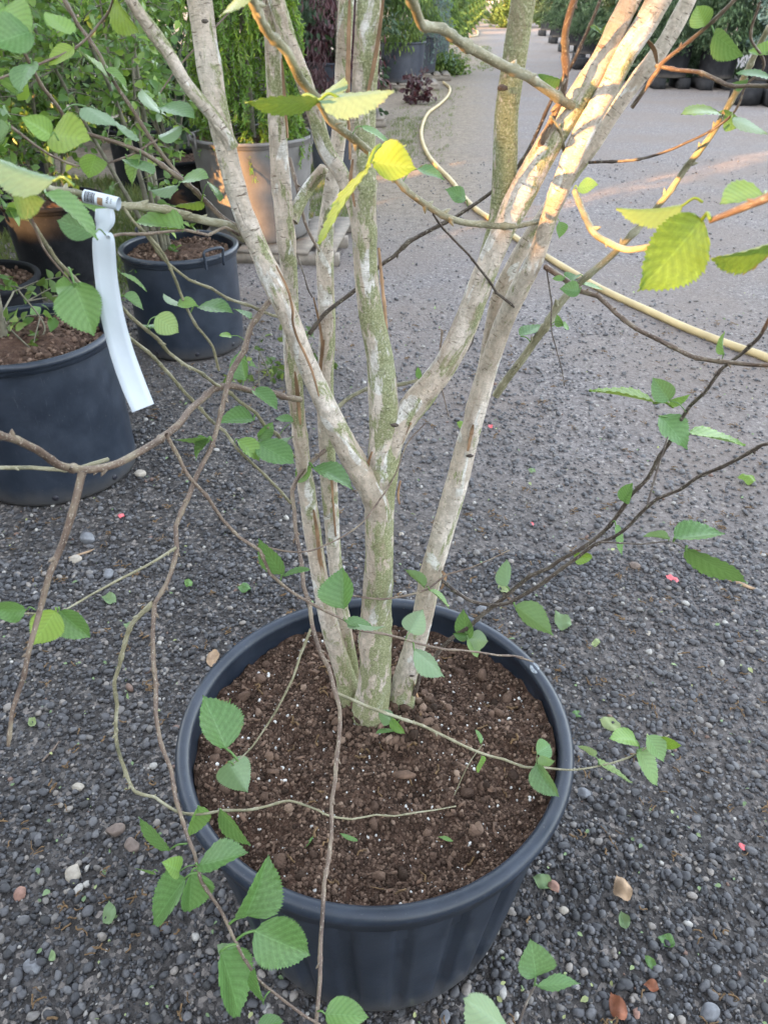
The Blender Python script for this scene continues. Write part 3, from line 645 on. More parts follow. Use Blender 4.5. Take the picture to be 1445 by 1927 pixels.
for i,(pts,Y,w) in enumerate([([(658,-10),(656,90),(654,200),(658,300)],.93,9),([(722,-10),(712,70),(700,140),(688,190)],.925,8),([(664,300),(660,340),(668,390)],.93,7),([(590,960),(598,1010),(602,1050),(612,1090)],1.0,8),([(600,1020),(607,1075),(618,1120)],1.0,6),([(555,700),(560,740),(566,800)],1.02,8),([(622,880),(628,950),(632,1010)],1.04,6),([(832,1075),(838,1088),(830,1110)],.97,8),([(752,950),(750,930),(755,905)],.93,6),([(688,905),(692,875),(699,850)],.93,6),([(756,835),(764,812),(772,795)],.94,6),([(880,850),(886,820),(890,800)],.99,8),([(776,1280),(781,1300),(786,1312)],.96,7),([(520,500),(548,560),(556,620),(585,690),(600,745)],.90,6),([(530,110),(536,190),(540,260)],.98,6),([(610,640),(603,700),(606,740)],1.05,6),([(1200,60),(1228,90),(1236,120)],1.0,8),([(590,560),(606,640),(600,700)],1.05,5)]):
    v,f = strip(pts,Y,w,i+50); mk('peeling_bark', v-b0, f, M['peel'], birch)
# knots and scars
for i,(x,y,Y,r) in enumerate([(386,40,.955,7),(742,800,.93,8),(884,858,.99,7),(775,1272,.955,5),(945,165,.975,10)]):
    tv,tf = ico(1,.12,i); c = PY(x,y,Y); d = Y/ray(x,y).y; mk('knot', tv*np.array([1,.28,.55])*r*d/FPX+np.array(c)-b0, tf, M['twigdark'], birch, {'bk': tv*.01+i})

# leaves ---------------------------------------------------------------
def leaf_shape(fold, droop, wr, seed, curl=0.0):
    rg = np.random.default_rng(seed); nt, nu = 46, 4; V=[]; U=[]
    for i in range(nt+1):
        t = i/nt; w = .5*wr*(math.sin(math.pi*min(1,t**.72))**.85)*(1 if t<.8 else 1-.25*(t-.8)/.2)*1.02
        if t > .86: w = max(w*.8, .5*wr*.34*(1-t)/.14)*((1-t)/.14)**.35
        w *= (1+(.06 if i%2 else -.04)*(1 if .06<t<.97 else 0))
        back = (.018 if i%2 else 0)
        for j in range(-nu, nu+1):
            u = j/nu; ph = t*8-2.3*abs(u)*.5*1.6
            z = fold*abs(u)*w*1.6 - droop*t*t + .014*math.cos(2*math.pi*ph)*min(1,abs(u)*1.5)*(1-abs(u)*.3) + curl*math.sin(t*3.1)*u*w + .012*math.sin(t*9+seed)*u
            V.append((u*w, t+(back*abs(u)**4 if 0<t<1 else 0), z)); U.append((u, t, 0))
    n = 2*nu+1; F = [(i*n+j, i*n+j+1, (i+1)*n+j+1, (i+1)*n+j) for i in range(nt) for j in range(2*nu)]
    return np.array(V), np.array(F), np.array(U)
def near_twig(x, y):
    S_ = np.array(SAMP); q = np.hypot(S_[:,0]-x, S_[:,1]-y); i = int(q.argmin()); return q[i], S_[i]
LEAVES = []
def L(bx,by,tx,ty,w,m='g',d=None): LEAVES.append((bx,by,tx,ty,w,m,d))
for a in [(648,1146,639,1066,48),(533,1081,483,1017,34),(535,1080,584,1073,16),(648,1167,703,1180,15),(655,1168,722,1193,20,'p'),(771,1190,796,1146,44,'p'),(779,1222,838,1273,30),(880,1203,867,1149,34),(882,1203,919,1207,36,'p'),(880,1200,901,1237,28,'p'),(882,1196,852,1192,17,'p'),(798,1105,767,1065,15),(808,1111,849,1142,11),(737,1358,712,1338,28),(736,1352,763,1380,20),(742,1375,708,1374,9),(953,1104,950,1051,31),
 (50,1148,-14,1147,44,'g',.74),(106,1149,62,1214,50,'y',.80),(112,1149,168,1204,52,'g',.82),(426,1409,384,1307,56),(430,1434,464,1488,64),(374,1516,356,1577,32),(414,1524,471,1592,30),(318,1600,256,1543,20,'g',.9),(288,1640,256,1640,13),(373,1629,468,1606,44),(350,1652,282,1740,66),(361,1640,357,1717,56),(338,1640,306,1622,34),(462,1724,510,1618,76),(478,1752,586,1801,90),(416,1790,458,1916,84),(495,1886,481,1820,18),(484,1935,532,1918,30),(612,1908,692,1911,58),(960,1945,871,1878,78,'p',.72),(1008,1838,1000,1770,56,'p'),(1010,1855,1092,1852,18,'p'),
 (1008,1438,1050,1501,44,'p'),(1010,1419,1036,1400,42,'p'),(1012,1440,1043,1427,16,'p'),(1120,1424,1089,1397,17,'p'),(1126,1436,1190,1473,15,'p'),(1199,1411,1246,1478,44,'p'),(1196,1393,1150,1386,36),(1217,1384,1247,1434,28,'p'),(1240,1392,1281,1405,24,'y'),(968,1140,1044,1191,38),(1079,1043,1115,1051,27,'y'),(1158,988,1171,1046,17),(1268,1014,1364,996,42),(1290,1033,1402,1106,28),(1258,1014,1210,1008,19,'y'),
 (1174,945,1188,909,30),(1232,758,1110,728,17,'y'),(1259,754,1228,711,40,'p'),(1258,754,1300,748,14),(1240,783,1299,839,36),(1294,815,1402,838,24),(1361,668,1355,624,16),(1090,550,1054,541,24,'p'),(1085,518,1063,532,16),(1097,535,1137,546,10),(1060,526,1039,522,12),(980,633,1022,609,16),(1060,613,1046,592,15,'y'),(1058,608,1070,620,12,'y'),
 (1321,412,1212,552,96,'y',.56),(1285,386,1160,406,42,'y',.58),(1436,368,1356,378,40,'g',.55),(1470,452,1338,490,38,'y',.55),(1325,50,1310,10,46),(1343,62,1391,109,42),(1452,102,1408,97,26),(1450,146,1386,134,12,'y'),(1353,212,1287,200,13,'p'),(1376,222,1443,253,22,'p'),(1364,213,1392,236,22),(1404,157,1377,160,16,'y'),(1054,150,1008,146,24),(1146,78,1112,46,13),(1086,354,1124,344,20),(1052,417,1055,448,17),(1130,60,1150,45,15),
 (598,187,742,176,30,'p',.60),(600,190,466,214,22,'y',.60),(692,313,602,462,26,'y',.66),(700,305,784,316,54,'y',.70),(694,298,766,284,22,'p',.72),(784,318,838,329,14,'g',.8),(680,238,732,270,14),(876,377,842,351,20),(596,188,650,150,16),
 (140,532,176,632,66,'g',.72),(140,540,102,540,34,'y',.72),(293,596,337,626,44,'p'),(290,618,272,611,12),(342,577,306,561,12),(335,573,372,571,14),(374,577,438,578,16),(233,557,274,579,18,'p'),(226,513,280,540,8,'p'),(180,438,107,414,50,'p',.66),(86,363,194,436,32,'g',.62),(104,340,-24,306,60,'g',.52),(20,350,84,380,46,'g',.55),(97,255,168,258,52,'y',.62),(97,255,44,220,40,'p',.60),(180,292,168,334,42,'y'),(246,263,180,196,22,'p'),(208,152,149,88,20,'p'),(215,-8,243,60,34,'y'),(306,200,365,214,30),(303,214,262,180,13,'p'),(346,430,250,403,30),(158,383,213,415,24,'p'),(337,348,283,361,15),(342,340,393,332,16),(396,345,417,374,14),(380,378,328,397,18,'y'),(10,12,60,68,56,'g',.6),(135,66,85,22,28,'p',.62),(60,60,-20,80,50,'g',.6),
 (462,716,450,660,42),(478,790,412,790,26),(392,824,329,838,22),(393,828,360,864,24),(470,688,484,690,12),(476,733,523,769,26),(486,834,554,875,44),(487,828,553,830,20),(586,880,553,906,28),(590,880,667,911,30),(486,824,514,794,26),(552,793,517,786,13),(790,714,786,690,14),(448,828,492,866,26),(436,632,413,630,13,'y'),(905,1400,896,1372,9,'y',1.25),(905,1425,902,1455,10,'y',1.25),(455,-10,425,45,40),(160,200,215,245,26,'p'),(60,118,30,165,28),(240,300,290,330,22),(140,90,90,120,26,'y'),(265,292,240,345,20),(20,240,-20,290,30),(300,262,345,240,24),(200,130,240,165,20),(470,600,440,580,12)]:
    L(*a)
class _: pass
vals = []
for i,(bx,by,tx,ty,w,mc,d) in enumerate(LEAVES):
    q, s = near_twig(bx, by)
    if d is None: d = s[2]-.004 if q < 70 else .95
    rg = random.Random(i*13+5); Lp = math.hypot(tx-bx, ty-by)
    dd = rg.uniform(-.02,.02)
    b = PD(bx,by,d); t = PD(tx,ty,d+dd); a = t-b; ln = a.length
    view = (CAM-(b+t)/2).normalized(); n0 = (view-a.normalized()*view.dot(a.normalized())).normalized()
    ww = w*d/FPX; ratio = ww/(.74*ln); roll = math.acos(max(.12, min(1, ratio)))
    wr = .74 if ratio <= 1 else min(1.0, .74*ratio)
    side = 1 if n0.cross(a).z*0+rg.random() < .5 else -1
    n = Matrix.Rotation(roll*side, 3, a.normalized()) @ n0
    if n.z < -.1 and rg.random() < .7: n = Matrix.Rotation(-2*roll*side, 3, a.normalized()) @ n
    if rg.random() < .12 or mc == 'p' and rg.random() < .4: n = -n
    V,F,U = leaf_shape(rg.uniform(.08,.5)*min(1,ratio+.15), rg.uniform(-.04,.20), wr*(1+.08*rg.random()), i, rg.uniform(-.5,.5)*min(1,ratio))
    y = a.normalized(); x = y.cross(n).normalized(); z = x.cross(y)
    Mx = np.array([x*ln, y*ln, z*ln]).T; P = V@Mx.T+np.array(b)
    acc = Acc(); r = np.full(len(P), rg.uniform(.2,.9)); acc.add(P,F,luv=U,rnd=r)
    # petiole to the twig
    end = PD(s[0],s[1],s[2]) if q < 45 else b-a.normalized()*ln*.28
    if (end-b).length > .06: end = b-a.normalized()*ln*.28
    mid = (b+end)/2 + Vector((0,0,.004)); pp = spline(np.array([b+a*.03,b,mid,end]),4); v,f,_b = tube(pp, np.full(len(pp), max(.0006,.0013*ln/.06)), 5)
    acc.add(v,f,luv=np.tile([[.02,.5,0]],(len(v),1)),rnd=np.full(len(v),.75))
    vals.append((ln*ww, acc, {'g':'leaf','y':'leafy','p':'leafp'}[mc], b))
vals.sort(key=lambda v: -v[0])
rest = Acc()
for k,(ar,acc,mm,b) in enumerate(vals):
    bb = np.array(b)
    if k < 100:
        acc.V = [v-bb for v in acc.V]; acc.build('leaf', M[mm], birch, loc=tuple(bb-b0))
    else:
        for i in range(len(acc.V)): rest.add(acc.V[i]-b0, acc.F[i]-acc.F[i].min(), luv=acc.A['luv'][i], rnd=acc.A['rnd'][i])
# the crown above the picture: side shoots and leaves on the carried-on stems
SLV = []; 
for t_,hw in ((0,.03),(.25,.30),(.55,.30),(.85,.12),(1,.0)):
    for u in (-1,0,1): SLV.append((u*hw, t_, abs(u)*hw*.35-.12*t_*t_))
SLV = np.array(SLV); SLF = np.array([(r*3+c, r*3+c+1, r*3+c+4, r*3+c+3) for r in range(4) for c in range(2)])
def leafcloud(P, A, size, rg, up=.8):
    n = len(P); N = rg.standard_normal((n,3))*.6+np.array([0,0,up]); return scatter(SLV, SLF, P, frames(A,N), size, rg.random(n))
tw = Acc(); rg = np.random.default_rng(77); LP=[]; LA=[]
for P,rad in TOPS:
    for k in range(7):
        i = rg.integers(1,len(P)); d = rg.standard_normal(3)*[1,1,.3]; d/=np.linalg.norm(d); l = rg.uniform(.15,.40)
        pp = spline(np.array([P[i], P[i]+d*l*.5+[0,0,.05], P[i]+d*l+[0,0,-.02]]),5); 
        if pp[:,1].min() < .45: continue
        v,f,b_ = tube(pp, np.linspace(.0035,.0012,len(pp)), 6); tw.add(v-b0,f,bk=b_)
        for q in range(9): 
            j = rg.integers(3,len(pp)); LP.append(pp[j]); LA.append(rg.standard_normal(3)+d+[0,0,-.4])
tw.build('upper_twigs', M['twig'], birch)
V,F,at = leafcloud(np.array(LP), np.array(LA), rg.uniform(.04,.07,len(LP)), rg)
rest.add(V-b0,F,luv=np.zeros((len(V),3))+[.5,.4,0],rnd=at['rnd'])
tag(rest.build('foliage', M['leaf'], birch), kind='stuff')

# ------------------------------------------------------------------ the tag looped round a branch
tg = thing('plant_tag', 'long white plastic tag with a barcode, looped round a branch at the left', 'plant tag', PD(192,375,.70))
t0 = np.array(tg.location)
axis = spline(np.array([tuple(PD(x,y,.69)) for x,y in ((160,369),(192,376),(224,384))]),6)
ln = np.linalg.norm(axis[-1]-axis[0]); V,F,B = tube(axis, np.full(len(axis), 12.0*.69/FPX), 28, 0, cap=False)
mk('label_loop', V-t0, F, M['tagw'], tg)
ax = (axis[-1]-axis[0])/ln; upv = np.array(CAM)-axis[6]; upv -= ax*upv.dot(ax); upv/=np.linalg.norm(upv); sd = np.cross(ax, upv)
def patch(acc, s0, s1, a0, a1, rr=12.3*.69/FPX):         # curved patch on the loop, a in radians round it
    aa = np.linspace(a0,a1,7); P=[]
    for s in (s0,s1):
        for a in aa: P.append(axis[0]+ax*s*ln+(upv*math.cos(a)+sd*math.sin(a))*rr-t0)
    acc.add(np.array(P), np.array([(i,i+1,8+i,7+i) for i in range(6)]))
a = Acc(); x = .06
for w in (.03,.012,.02,.035,.012,.02,.03,.015,.025): patch(a, x, x+w, -.9, .9); x += w+.012
for j in range(4): patch(a, .70, .76, -.7+j*.28, -.55+j*.28)
for j in range(3): patch(a, .82, .86, -.5+j*.28, -.38+j*.28)
a.build('barcode', M['ink'], tg)
a = Acc(); patch(a, .44,.60,-.3,.9); a.build('printed_picture', M['inkb'], tg)
pts = spline(np.array([(197,392,34,.69),(198,415,38,.695),(193,436,24,.70),(195,452,42,.70),(200,520,43,.715),(211,590,44,.73),(229,660,45,.745),(250,720,46,.755),(270,768,44,.76)],float),6)
V=[]; n=len(pts)
for i,(x,y,w,d) in enumerate(pts):
    T = pts[min(i+1,n-1)]-pts[max(i-1,0)]; nx,ny = T[1],-T[0]; q = math.hypot(nx,ny); nx/=q; ny/=q
    if i == n-1: nx,ny = .93,-.37
    for th in (0,.0006):
        for u in np.linspace(-.5,.5,5): V.append(np.array(PD(x+nx*w*u, y+ny*w*u, d+th+.0006*math.cos(u*5)))-t0)
idx = np.arange(n*10).reshape(n,10); F=[]
for a_,b_ in [(0,1),(1,2),(2,3),(3,4),(6,5),(7,6),(8,7),(9,8),(4,9),(5,0)]: F.append(np.stack([idx[:-1,a_],idx[:-1,b_],idx[1:,b_],idx[1:,a_]],-1))
mk('strip', np.array(V), np.vstack(F), M['tagw'], tg, None, False)

# ------------------------------------------------------------------ hose
def hose(label, px, r=.021):
    P = np.array([tuple(PZ(x,y,0)) for x,y in px]); A = spline(P, 14); A[:,2] = [gz(np.array(x),np.array(y))*(1 if y<10 else 0)+r*.9 for x,y,_ in A]
    A[:,2] = np.convolve(np.pad(A[:,2],3,'edge'), np.ones(7)/7, 'valid')
    V,F,B = tube(A, np.full(len(A), r), 14); tag(mk('garden_hose', V, F, M['hose']), label, 'hose')
hose('long pale yellow hose snaking along the verge and across the gravel', [(834,157),(846,168),(843,182),(828,198),(806,215),(795,238),(793,262),(803,288),(824,318),(850,346),(868,372),(893,398),(930,425),(975,457),(1030,490),(1100,530),(1160,562),(1225,592),(1300,625),(1380,657),(1450,683),(1600,745)])
hose('small far loop of pale hose lying on the track edge', [(882,42),(888,50),(894,57),(899,62),(897,68),(885,70)], .025)

# ------------------------------------------------------------------ other plants
def shrub(name, label, cat, x, y, z0, mat, group=None, h=1.3, spread=.5, n=9, leaves=900, size=(.045,.075), z_low=.35, seed=1, loc_rz=0, trunk=.012, lean=(0,0)):
    rg = np.random.default_rng(seed); t = thing(name, label, cat, (x,y,z0), group)
    st = Acc(); LP=[]; LA=[]
    for k in range(n):
        q = rg.uniform(0,6.283); o = np.array([math.cos(q),math.sin(q),0]); r = spread*math.sqrt(rg.random()); b = o*rg.uniform(.01,.06)
        top = o*r+np.array([lean[0],lean[1],h*rg.uniform(.75,1.05)]); mid = (b+top)/2+rg.normal(0,.05,3); P = spline(np.array([b-[0,0,.04],b,mid,top]),7)
        P = P[4:]; v,f,b_ = tube(P, np.linspace(trunk*rg.uniform(.7,1.2),.003,len(P)), 7, .05, k); st.add(v,f)
        for j in range(int(leaves*1.5/n/7)):
            i = rg.integers(0,len(P)); 
            if P[i][2] < z_low*h*.6+.0*h and rg.random() < .9: continue
            d = rg.standard_normal(3)*[1,1,.5]+o*.5; d/=np.linalg.norm(d); l = rg.uniform(.06,.26); e = P[i]+d*l
            v,f,b_ = tube(np.array([P[i],P[i]+d*l*.5+[0,0,.01],e]), [.0026,.002,.0012], 4, cap=False); st.add(v,f)
            for u in np.linspace(.25,1,7): LP.append(P[i]+d*l*u+rg.normal(0,.008,3)); LA.append(d*.6+rg.standard_normal(3)*.8)
    st.build('stems', M['stem'], t)
    V,F,at = leafcloud(np.array(LP), np.array(LA), rg.uniform(*size,len(LP)), rg, .6); mk('foliage', V, F, mat, t, at)
    return t
GS = 'leafy green shrubs in pots behind the birch'
shrub('leafy_shrub', 'leafy shrub with a thin grey trunk rising from the scuffed pot at the left edge', 'shrub', -1.40, 2.62, .50, M['shrub'], GS, 1.25, .40, 7, 1500, (.04,.065), .75, 101, trunk=.02)
shrub('leafy_shrub', 'airy shrub with pale stems rising from the pot behind the white tag', 'shrub', -1.10, 3.85, .45, M['shrub'], GS, 1.3, .46, 8, 1900, (.035,.06), .75, 102, trunk=.016, lean=(-.25,0))
shrub('leafy_shrub', 'dense shrub in the half hidden dark pot behind the white tag', 'shrub', -1.95, 4.75, .47, M['shrub'], GS, 1.3, .55, 10, 2700, (.035,.06), .35, 103)
shrub('leafy_shrub', 'dense shrub growing from the pot with sunlit soil at the left edge', 'shrub', -1.95, 3.42, .44, M['shrub'], GS, 1.3, .42, 9, 2200, (.035,.06), .5, 104)
shrub('leafy_shrub', 'shrub in the reddish-soil pot beside the tall sunlit pot', 'shrub', -1.55, 6.15, .47, M['shrub'], GS, 1.5, .55, 10, 2200, (.035,.06), .45, 105)
for i,(x,y,lab) in enumerate([(-2.75,4.35,'green shrub at the far left edge, behind the thin grey trunk'),(-2.75,6.1,'green shrub behind the dense shrubs in the upper left corner'),(-2.2,7.6,'green shrub in the back rank left of the weeping spruce'),(-3.8,7.6,'green shrub farthest left in the back rank')]):
    pot('plant_pot', lab.replace('green shrub','dark pot of the shrub'), x, y, .29,.25,.5, M['potdark'], 'black nursery pots standing left of the birch', 200+i, dress=False)
    shrub('leafy_shrub', lab, 'shrub', x, y, .45, M['shrub'], GS, 1.5, .65, 12, 3000, (.055,.085), .2, 300+i)
# seedlings
shrub('seedling', 'small green seedling sprouting beside the thin grey trunk in the left pot', 'seedling', -1.20, 2.50, .50, M['midgreen'], None, .22, .05, 2, 42, (.03,.045), .1, 401, trunk=.003)
shrub('seedling', 'small green seedling growing on the gravel behind the twin back stems', 'seedling', -.36, 3.35, .0, M['midgreen'], None, .22, .10, 4, 90, (.035,.05), .1, 402, trunk=.003)
shrub('seedling', 'small leafy weed at the gravel beside the black pot with the looped handle', 'seedling', -.62, 3.30, .0, M['midgreen'], None, .16, .07, 3, 60, (.03,.045), .1, 403, trunk=.003)
shrub('red_maple', 'small dark red maple seedling below the far black pots by the hose', 'seedling', .50, 13.6, .0, M['redleaf'], None, .50, .34, 7, 170, (.07,.12), .1, 404, trunk=.006)

def shoots(name, label, cat, x, y, z0, mat, h=1.9, rad=.34, n=420, seed=1, group=None, fl=(.10,.24), needle=.014, cone=.2, nn=34, trunk=.03, zmin=.0, thick=.010):
    """weeping conifer: hanging shoots clothed in needles"""
    rg = np.random.default_rng(seed); t = thing(name, label, cat, (x,y,z0), group)
    V,F,B = tube(np.array([[0,0,-.05],[.01,0,h*.4],[0,.01,h*.98]]), [trunk,trunk*.7,trunk*.2], 9, .05, seed); mk('trunk', V, F, M['stem'], t)
    NP=[]; NA=[]; core = Acc()
    for k in range(n):
        q = rg.uniform(0,6.283); zz = zmin+(h-zmin)*rg.random()**.9; rr = rad*(1-cone*zz/h)*rg.uniform(.45,1.05); o = np.array([math.cos(q),math.sin(q),0])
        p0 = o*rr+[0,0,zz]; l = rg.uniform(*fl); p1 = p0+o*l*.35+[0,0,l*.05]; p2 = p0+o*l*.5+[0,0,-l*.5]; p3 = p0+o*l*.5+rg.normal(0,.015,3)+[0,0,-l]
        P = spline(np.array([p0*[.6,.6,1],p0,p1,p2,p3]),3); v,f,_b = tube(P, np.linspace(.004,.0015,len(P)), 4, cap=False); core.add(v,f)
        i = rg.uniform(3,len(P)-1,nn); i0 = np.floor(i).astype(int); i0=np.minimum(i0,len(P)-2); fr=(i-i0)[:,None]; pp = P[i0]*(1-fr)+P[i0+1]*fr; T = P[i0+1]-P[i0]; T/=np.linalg.norm(T,axis=1)[:,None]+1e-9
        NP.append(pp+rg.normal(0,thick*.4,(nn,3))); NA.append(T*.9+rg.standard_normal((nn,3))*.6)
    core.build('branches', M['stem'], t); NP=np.vstack(NP); NA=np.vstack(NA); m=len(NP)
    TV = np.array([(-.16,0,0),(.16,0,0),(.12,.6,.03),(-.12,.6,.03),(.0,1.0,0),(.0,1.0,0)])[:4]; TV = np.array([(-.14,0,0),(.14,0,0),(.10,1,.02),(-.10,1,.02)]); TF = np.array([(0,1,2,3)])
    V,F,at = scatter(TV,TF,NP,frames(NA,rg.standard_normal((m,3))),needle*rg.uniform(1.2,2.4,m),np.repeat(rg.random(n),nn)*.6+rg.random(m)*.4)
    mk('foliage', V, F, mat, t, at); return t
shoots('weeping_spruce', 'columnar bright green weeping spruce in the tall sunlit grey pot', 'spruce', -.886, 5.65, .70, M['spruce'], 1.6, .33, 950, 501, needle=.014, nn=75, thick=.014, fl=(.08,.17))

def cloud(name, label, cat, x, y, z0, mat, h=1.8, rad=.5, n=5200, seed=1, group=None, size=(.03,.06), droop=.6, trunk=.035, lump=.25, aspect=.45, share=None):
    """bushy conifer: sprays spread unevenly through a column"""
    t = thing(name, label, cat, (x,y,z0), group)
    if share:
        for c in share.children: d = c.copy(); COL.objects.link(d); d.parent = t
        return t
    rg = np.random.default_rng(seed)
    V,F,B = tube(np.array([[0,0,-.08],[.02,0,h*.4],[0,.02,h*.9]]), [trunk,trunk*.7,trunk*.2], 8, .05, seed); mk('trunk', V, F, M['stem'], t)
    nc = 70; cq = rg.uniform(0,6.283,nc); cz = h*rg.random(nc); cr = rad*(1-.55*(cz/h)**2)*rg.uniform(.35,1.0,nc)
    C_ = np.stack([np.cos(cq)*cr, np.sin(cq)*cr, cz],1); i = rg.integers(0,nc,n); off = rg.normal(0,lump*rad*.5,(n,3))*[1,1,.8]
    P = C_[i]+off; P[:,2] = np.maximum(P[:,2], -.05); A = P*[1,1,0]*.8+rg.standard_normal((n,3))*.35+[0,0,-droop]
    TV = SLV*np.array([aspect*1.6,1,1]); N = rg.standard_normal((n,3))*.7+P*[1,1,0]
    V,F,at = scatter(TV,SLF,P,frames(A,N),rg.uniform(*size,n),np.clip(rg.random(nc)[i]*.7+rg.random(n)*.3,0,1)); mk('foliage', V, F, mat, t, at)
    return t
GL = 'trees in pots along the left side of the track'; GP = 'dark pots along the left side of the track'
cloud('red_maple', 'dark red leaved maple behind the twin stems, right of the weeping spruce', 'tree', -.42, 8.3, .55, M['redleaf'], 1.7, .40, 2300, 601, None, (.05,.09), .9, aspect=.22)
pot('plant_pot', 'dark pot of the red maple, behind the birch stems', -.42, 8.3, .34,.28,.55, M['potgrey'], GP, 21, dress=False)
left = [(-.62,11.7,'redg','grey-blue pot nearest the birch in the far left rank','drooping dark red maple over the nearest far pot',M['redleaf']),
        (.33,15.9,'grn','wide grey-blue pot second from the birch in the far left rank','fresh green weeping conifer hanging over the wide far pot',M['midgreen']),
        (.66,17.6,'blue','grey-blue pot standing just behind the wide far pot','blue-green weeping conifer with hanging cords',M['blue']),
        (.92,19.6,'yel','far pot under the feathery yellow-green conifer','feathery yellow-green conifer beside the track',M['spruce']),
        (1.25,22.2,'yel','far pot under the second feathery yellow-green conifer','second feathery yellow-green conifer, farther up the track',M['midgreen'])]
for i,(x,y,k,lp,lt,mm) in enumerate(left):
    pot('plant_pot', lp, x, y, .42,.35,.62, M['potgrey'], GP, 30+i, z=.1, dress=False)
    pallet('low pallet under '+lp, x+.1, y-.05, 1.1, .95, .1)
    if k == 'blue': shoots('weeping_conifer', lt, 'conifer', x, y, .68, mm, 1.6, .40, 260, 610+i, GL, (.3,.8), .028, .1, 44, thick=.03)
    elif k == 'grn': cloud('weeping_conifer', lt, 'conifer', x, y, .62, mm, 1.5, .62, 5200, 610+i, GL, (.05,.10), 1.6, aspect=.3)
    else: cloud('conifer' if k=='yel' else 'red_maple', lt, 'conifer' if k=='yel' else 'tree', x, y, .62, mm, 1.7, .55, 4200, 610+i, GL, (.06,.11), .9, aspect=.3)
far_t = cloud('conifer', 'small far conifer standing in the line at the left end of the track', 'conifer', 1.6, 25, .5, M['midgreen'], 1.8, .6, 2200, 640, 'far conifers at the left end of the track', (.10,.18), .6)
for k in range(1,8):
    cloud('conifer', 'small far conifer standing in the line at the left end of the track', 'conifer', 1.6+.42*k+.01*k*k, 25+3.6*k, .0, None, group='far conifers at the left end of the track', share=far_t)
cloud('red_tree', 'far dark red tree where the track leaves the picture', 'tree', 4.45, 50, 0, M['redleaf'], 3.2, 1.0, 2600, 650, None, (.2,.35), .6)
# low juniper by the verge and dark trees behind the left rank
cloud('juniper', 'low spreading green juniper on the verge beside the far pots', 'juniper', 1.18, 18.4, .0, M['midgreen'], .35, .55, 1600, 660, None, (.06,.10), .2)
for i,(x,y,lab) in enumerate([(-1.9,9.6,'dark evergreen behind the weeping spruce'),(-3.4,10.2,'dark evergreen behind the shrubs at upper left'),(-5.0,9.8,'dark evergreen in the top left corner'),(-1.1,11.8,'dark evergreen behind the red maple'),(-.8,15.2,'dark evergreen behind the wide far pot')]):
    cloud('evergreen_tree', lab, 'tree', x, y, 0, M['darkgreen'], 2.6, .95, 5200, 670+i, 'dark evergreens behind the left plants', (.08,.15), .5)

# right side
GR = 'dark green shrubs in pots on the right of the track'; GB = 'black pots on blocks at the right of the track'
right = [(5.15,15.9,'leftmost black pot on blocks, top right',0),(5.92,15.7,'middle black pot on blocks, top right',0),(6.72,15.4,'rightmost black pot on blocks, top right',1),
         (4.75,18.4,'black pot behind the sunlit birch stems at the top right',0),(4.95,21.6,'black pot farther up the right side of the track',0),(5.2,24.8,'black pot third farthest up the right side',0),(5.6,28.6,'black pot second farthest up the right side',0),(6.0,33,'black pot farthest up the right side',0)]
rt = None
for i,(x,y,lab,blue) in enumerate(right):
    pot('plant_pot', lab, x, y, .34,.29,.50, M['potdark'], GB, 60+i, z=.17, dress=False, seg=40)
    for dx in (-.22,.22):
        V,F = box(-.10,.10,-.3,.3,0,.165); bb_ = mk('block', V, F, M['block'], None, smooth=False, loc=(x+dx,y,.0))
        tag(bb_, ('left' if dx<0 else 'right')+' block under '+lab, 'block', 'support blocks under the right pots')
    l2 = 'shrub in '+lab
    if blue: cloud('conifer', 'bluish '+l2, 'conifer', x, y, .62, M['blue'], 1.5, .62, 5200, 700+i, GR, (.05,.09), .3)
    elif i < 2: r_ = cloud('evergreen_shrub', 'dark green '+l2, 'shrub', x, y, .60, M['darkgreen'], 1.6, .62, 6500, 700+i, GR, (.05,.10), .8, aspect=.3)
    else: cloud('evergreen_shrub', 'dark green '+l2, 'shrub', x, y, .60, None, group=GR, share=r_)
for i,(x,y,lab) in enumerate([(5.3,17.6,'dark tree behind the leftmost black pot on blocks'),(6.8,17.4,'dark tree behind the rightmost black pot on blocks'),(8.2,16.2,'dark tree outside the right edge of the view'),(6.6,21,'dark tree behind the farther black pots on the right'),(7.2,26,'dark tree at the far right of the track')]):
    cloud('evergreen_tree', lab, 'tree', x, y, 0, M['darkgreen'], 2.7, 1.05, 5200, 720+i, 'dark trees behind the right pots', (.08,.16), .6)
for i,(x,y,s,lab) in enumerate([(5.62,13.5,.16,'black plastic crate on the gravel at the right edge, left of its twin'),(6.02,13.3,.19,'taller black plastic crate on the gravel at the right edge'),(4.35,19.6,.14,'low black block under the far right pots'),]):
    t = thing('crate', lab, 'crate', (x,y,0), 'black crates by the right edge of the track')
    for q,(a0,a1,b0_,b1) in enumerate([(-.17,.17,-.2,-.18),(-.17,.17,.18,.2),(-.17,-.15,-.178,.178),(.15,.17,-.178,.178)]):
        V,F = box(a0,a1,b0_,b1,.012,s*1.5); mk('side', V, F, M['block'], t, smooth=False)
    V,F = box(-.15,.15,-.178,.178,0,.012); mk('base', V, F, M['block'], t, smooth=False); V,F = box(-.15,.15,-.178,.178,s*1.35,s*1.35+.012); mk('lid', V, F, M['block'], t, smooth=False)
gt = cloud('ornamental_grass', 'pale green far shrub by the right edge of the track', 'shrub', 6.0, 40, 0, M['grass'], 1.8, 1.3, 2400, 750, None, (.18,.3), -.5)
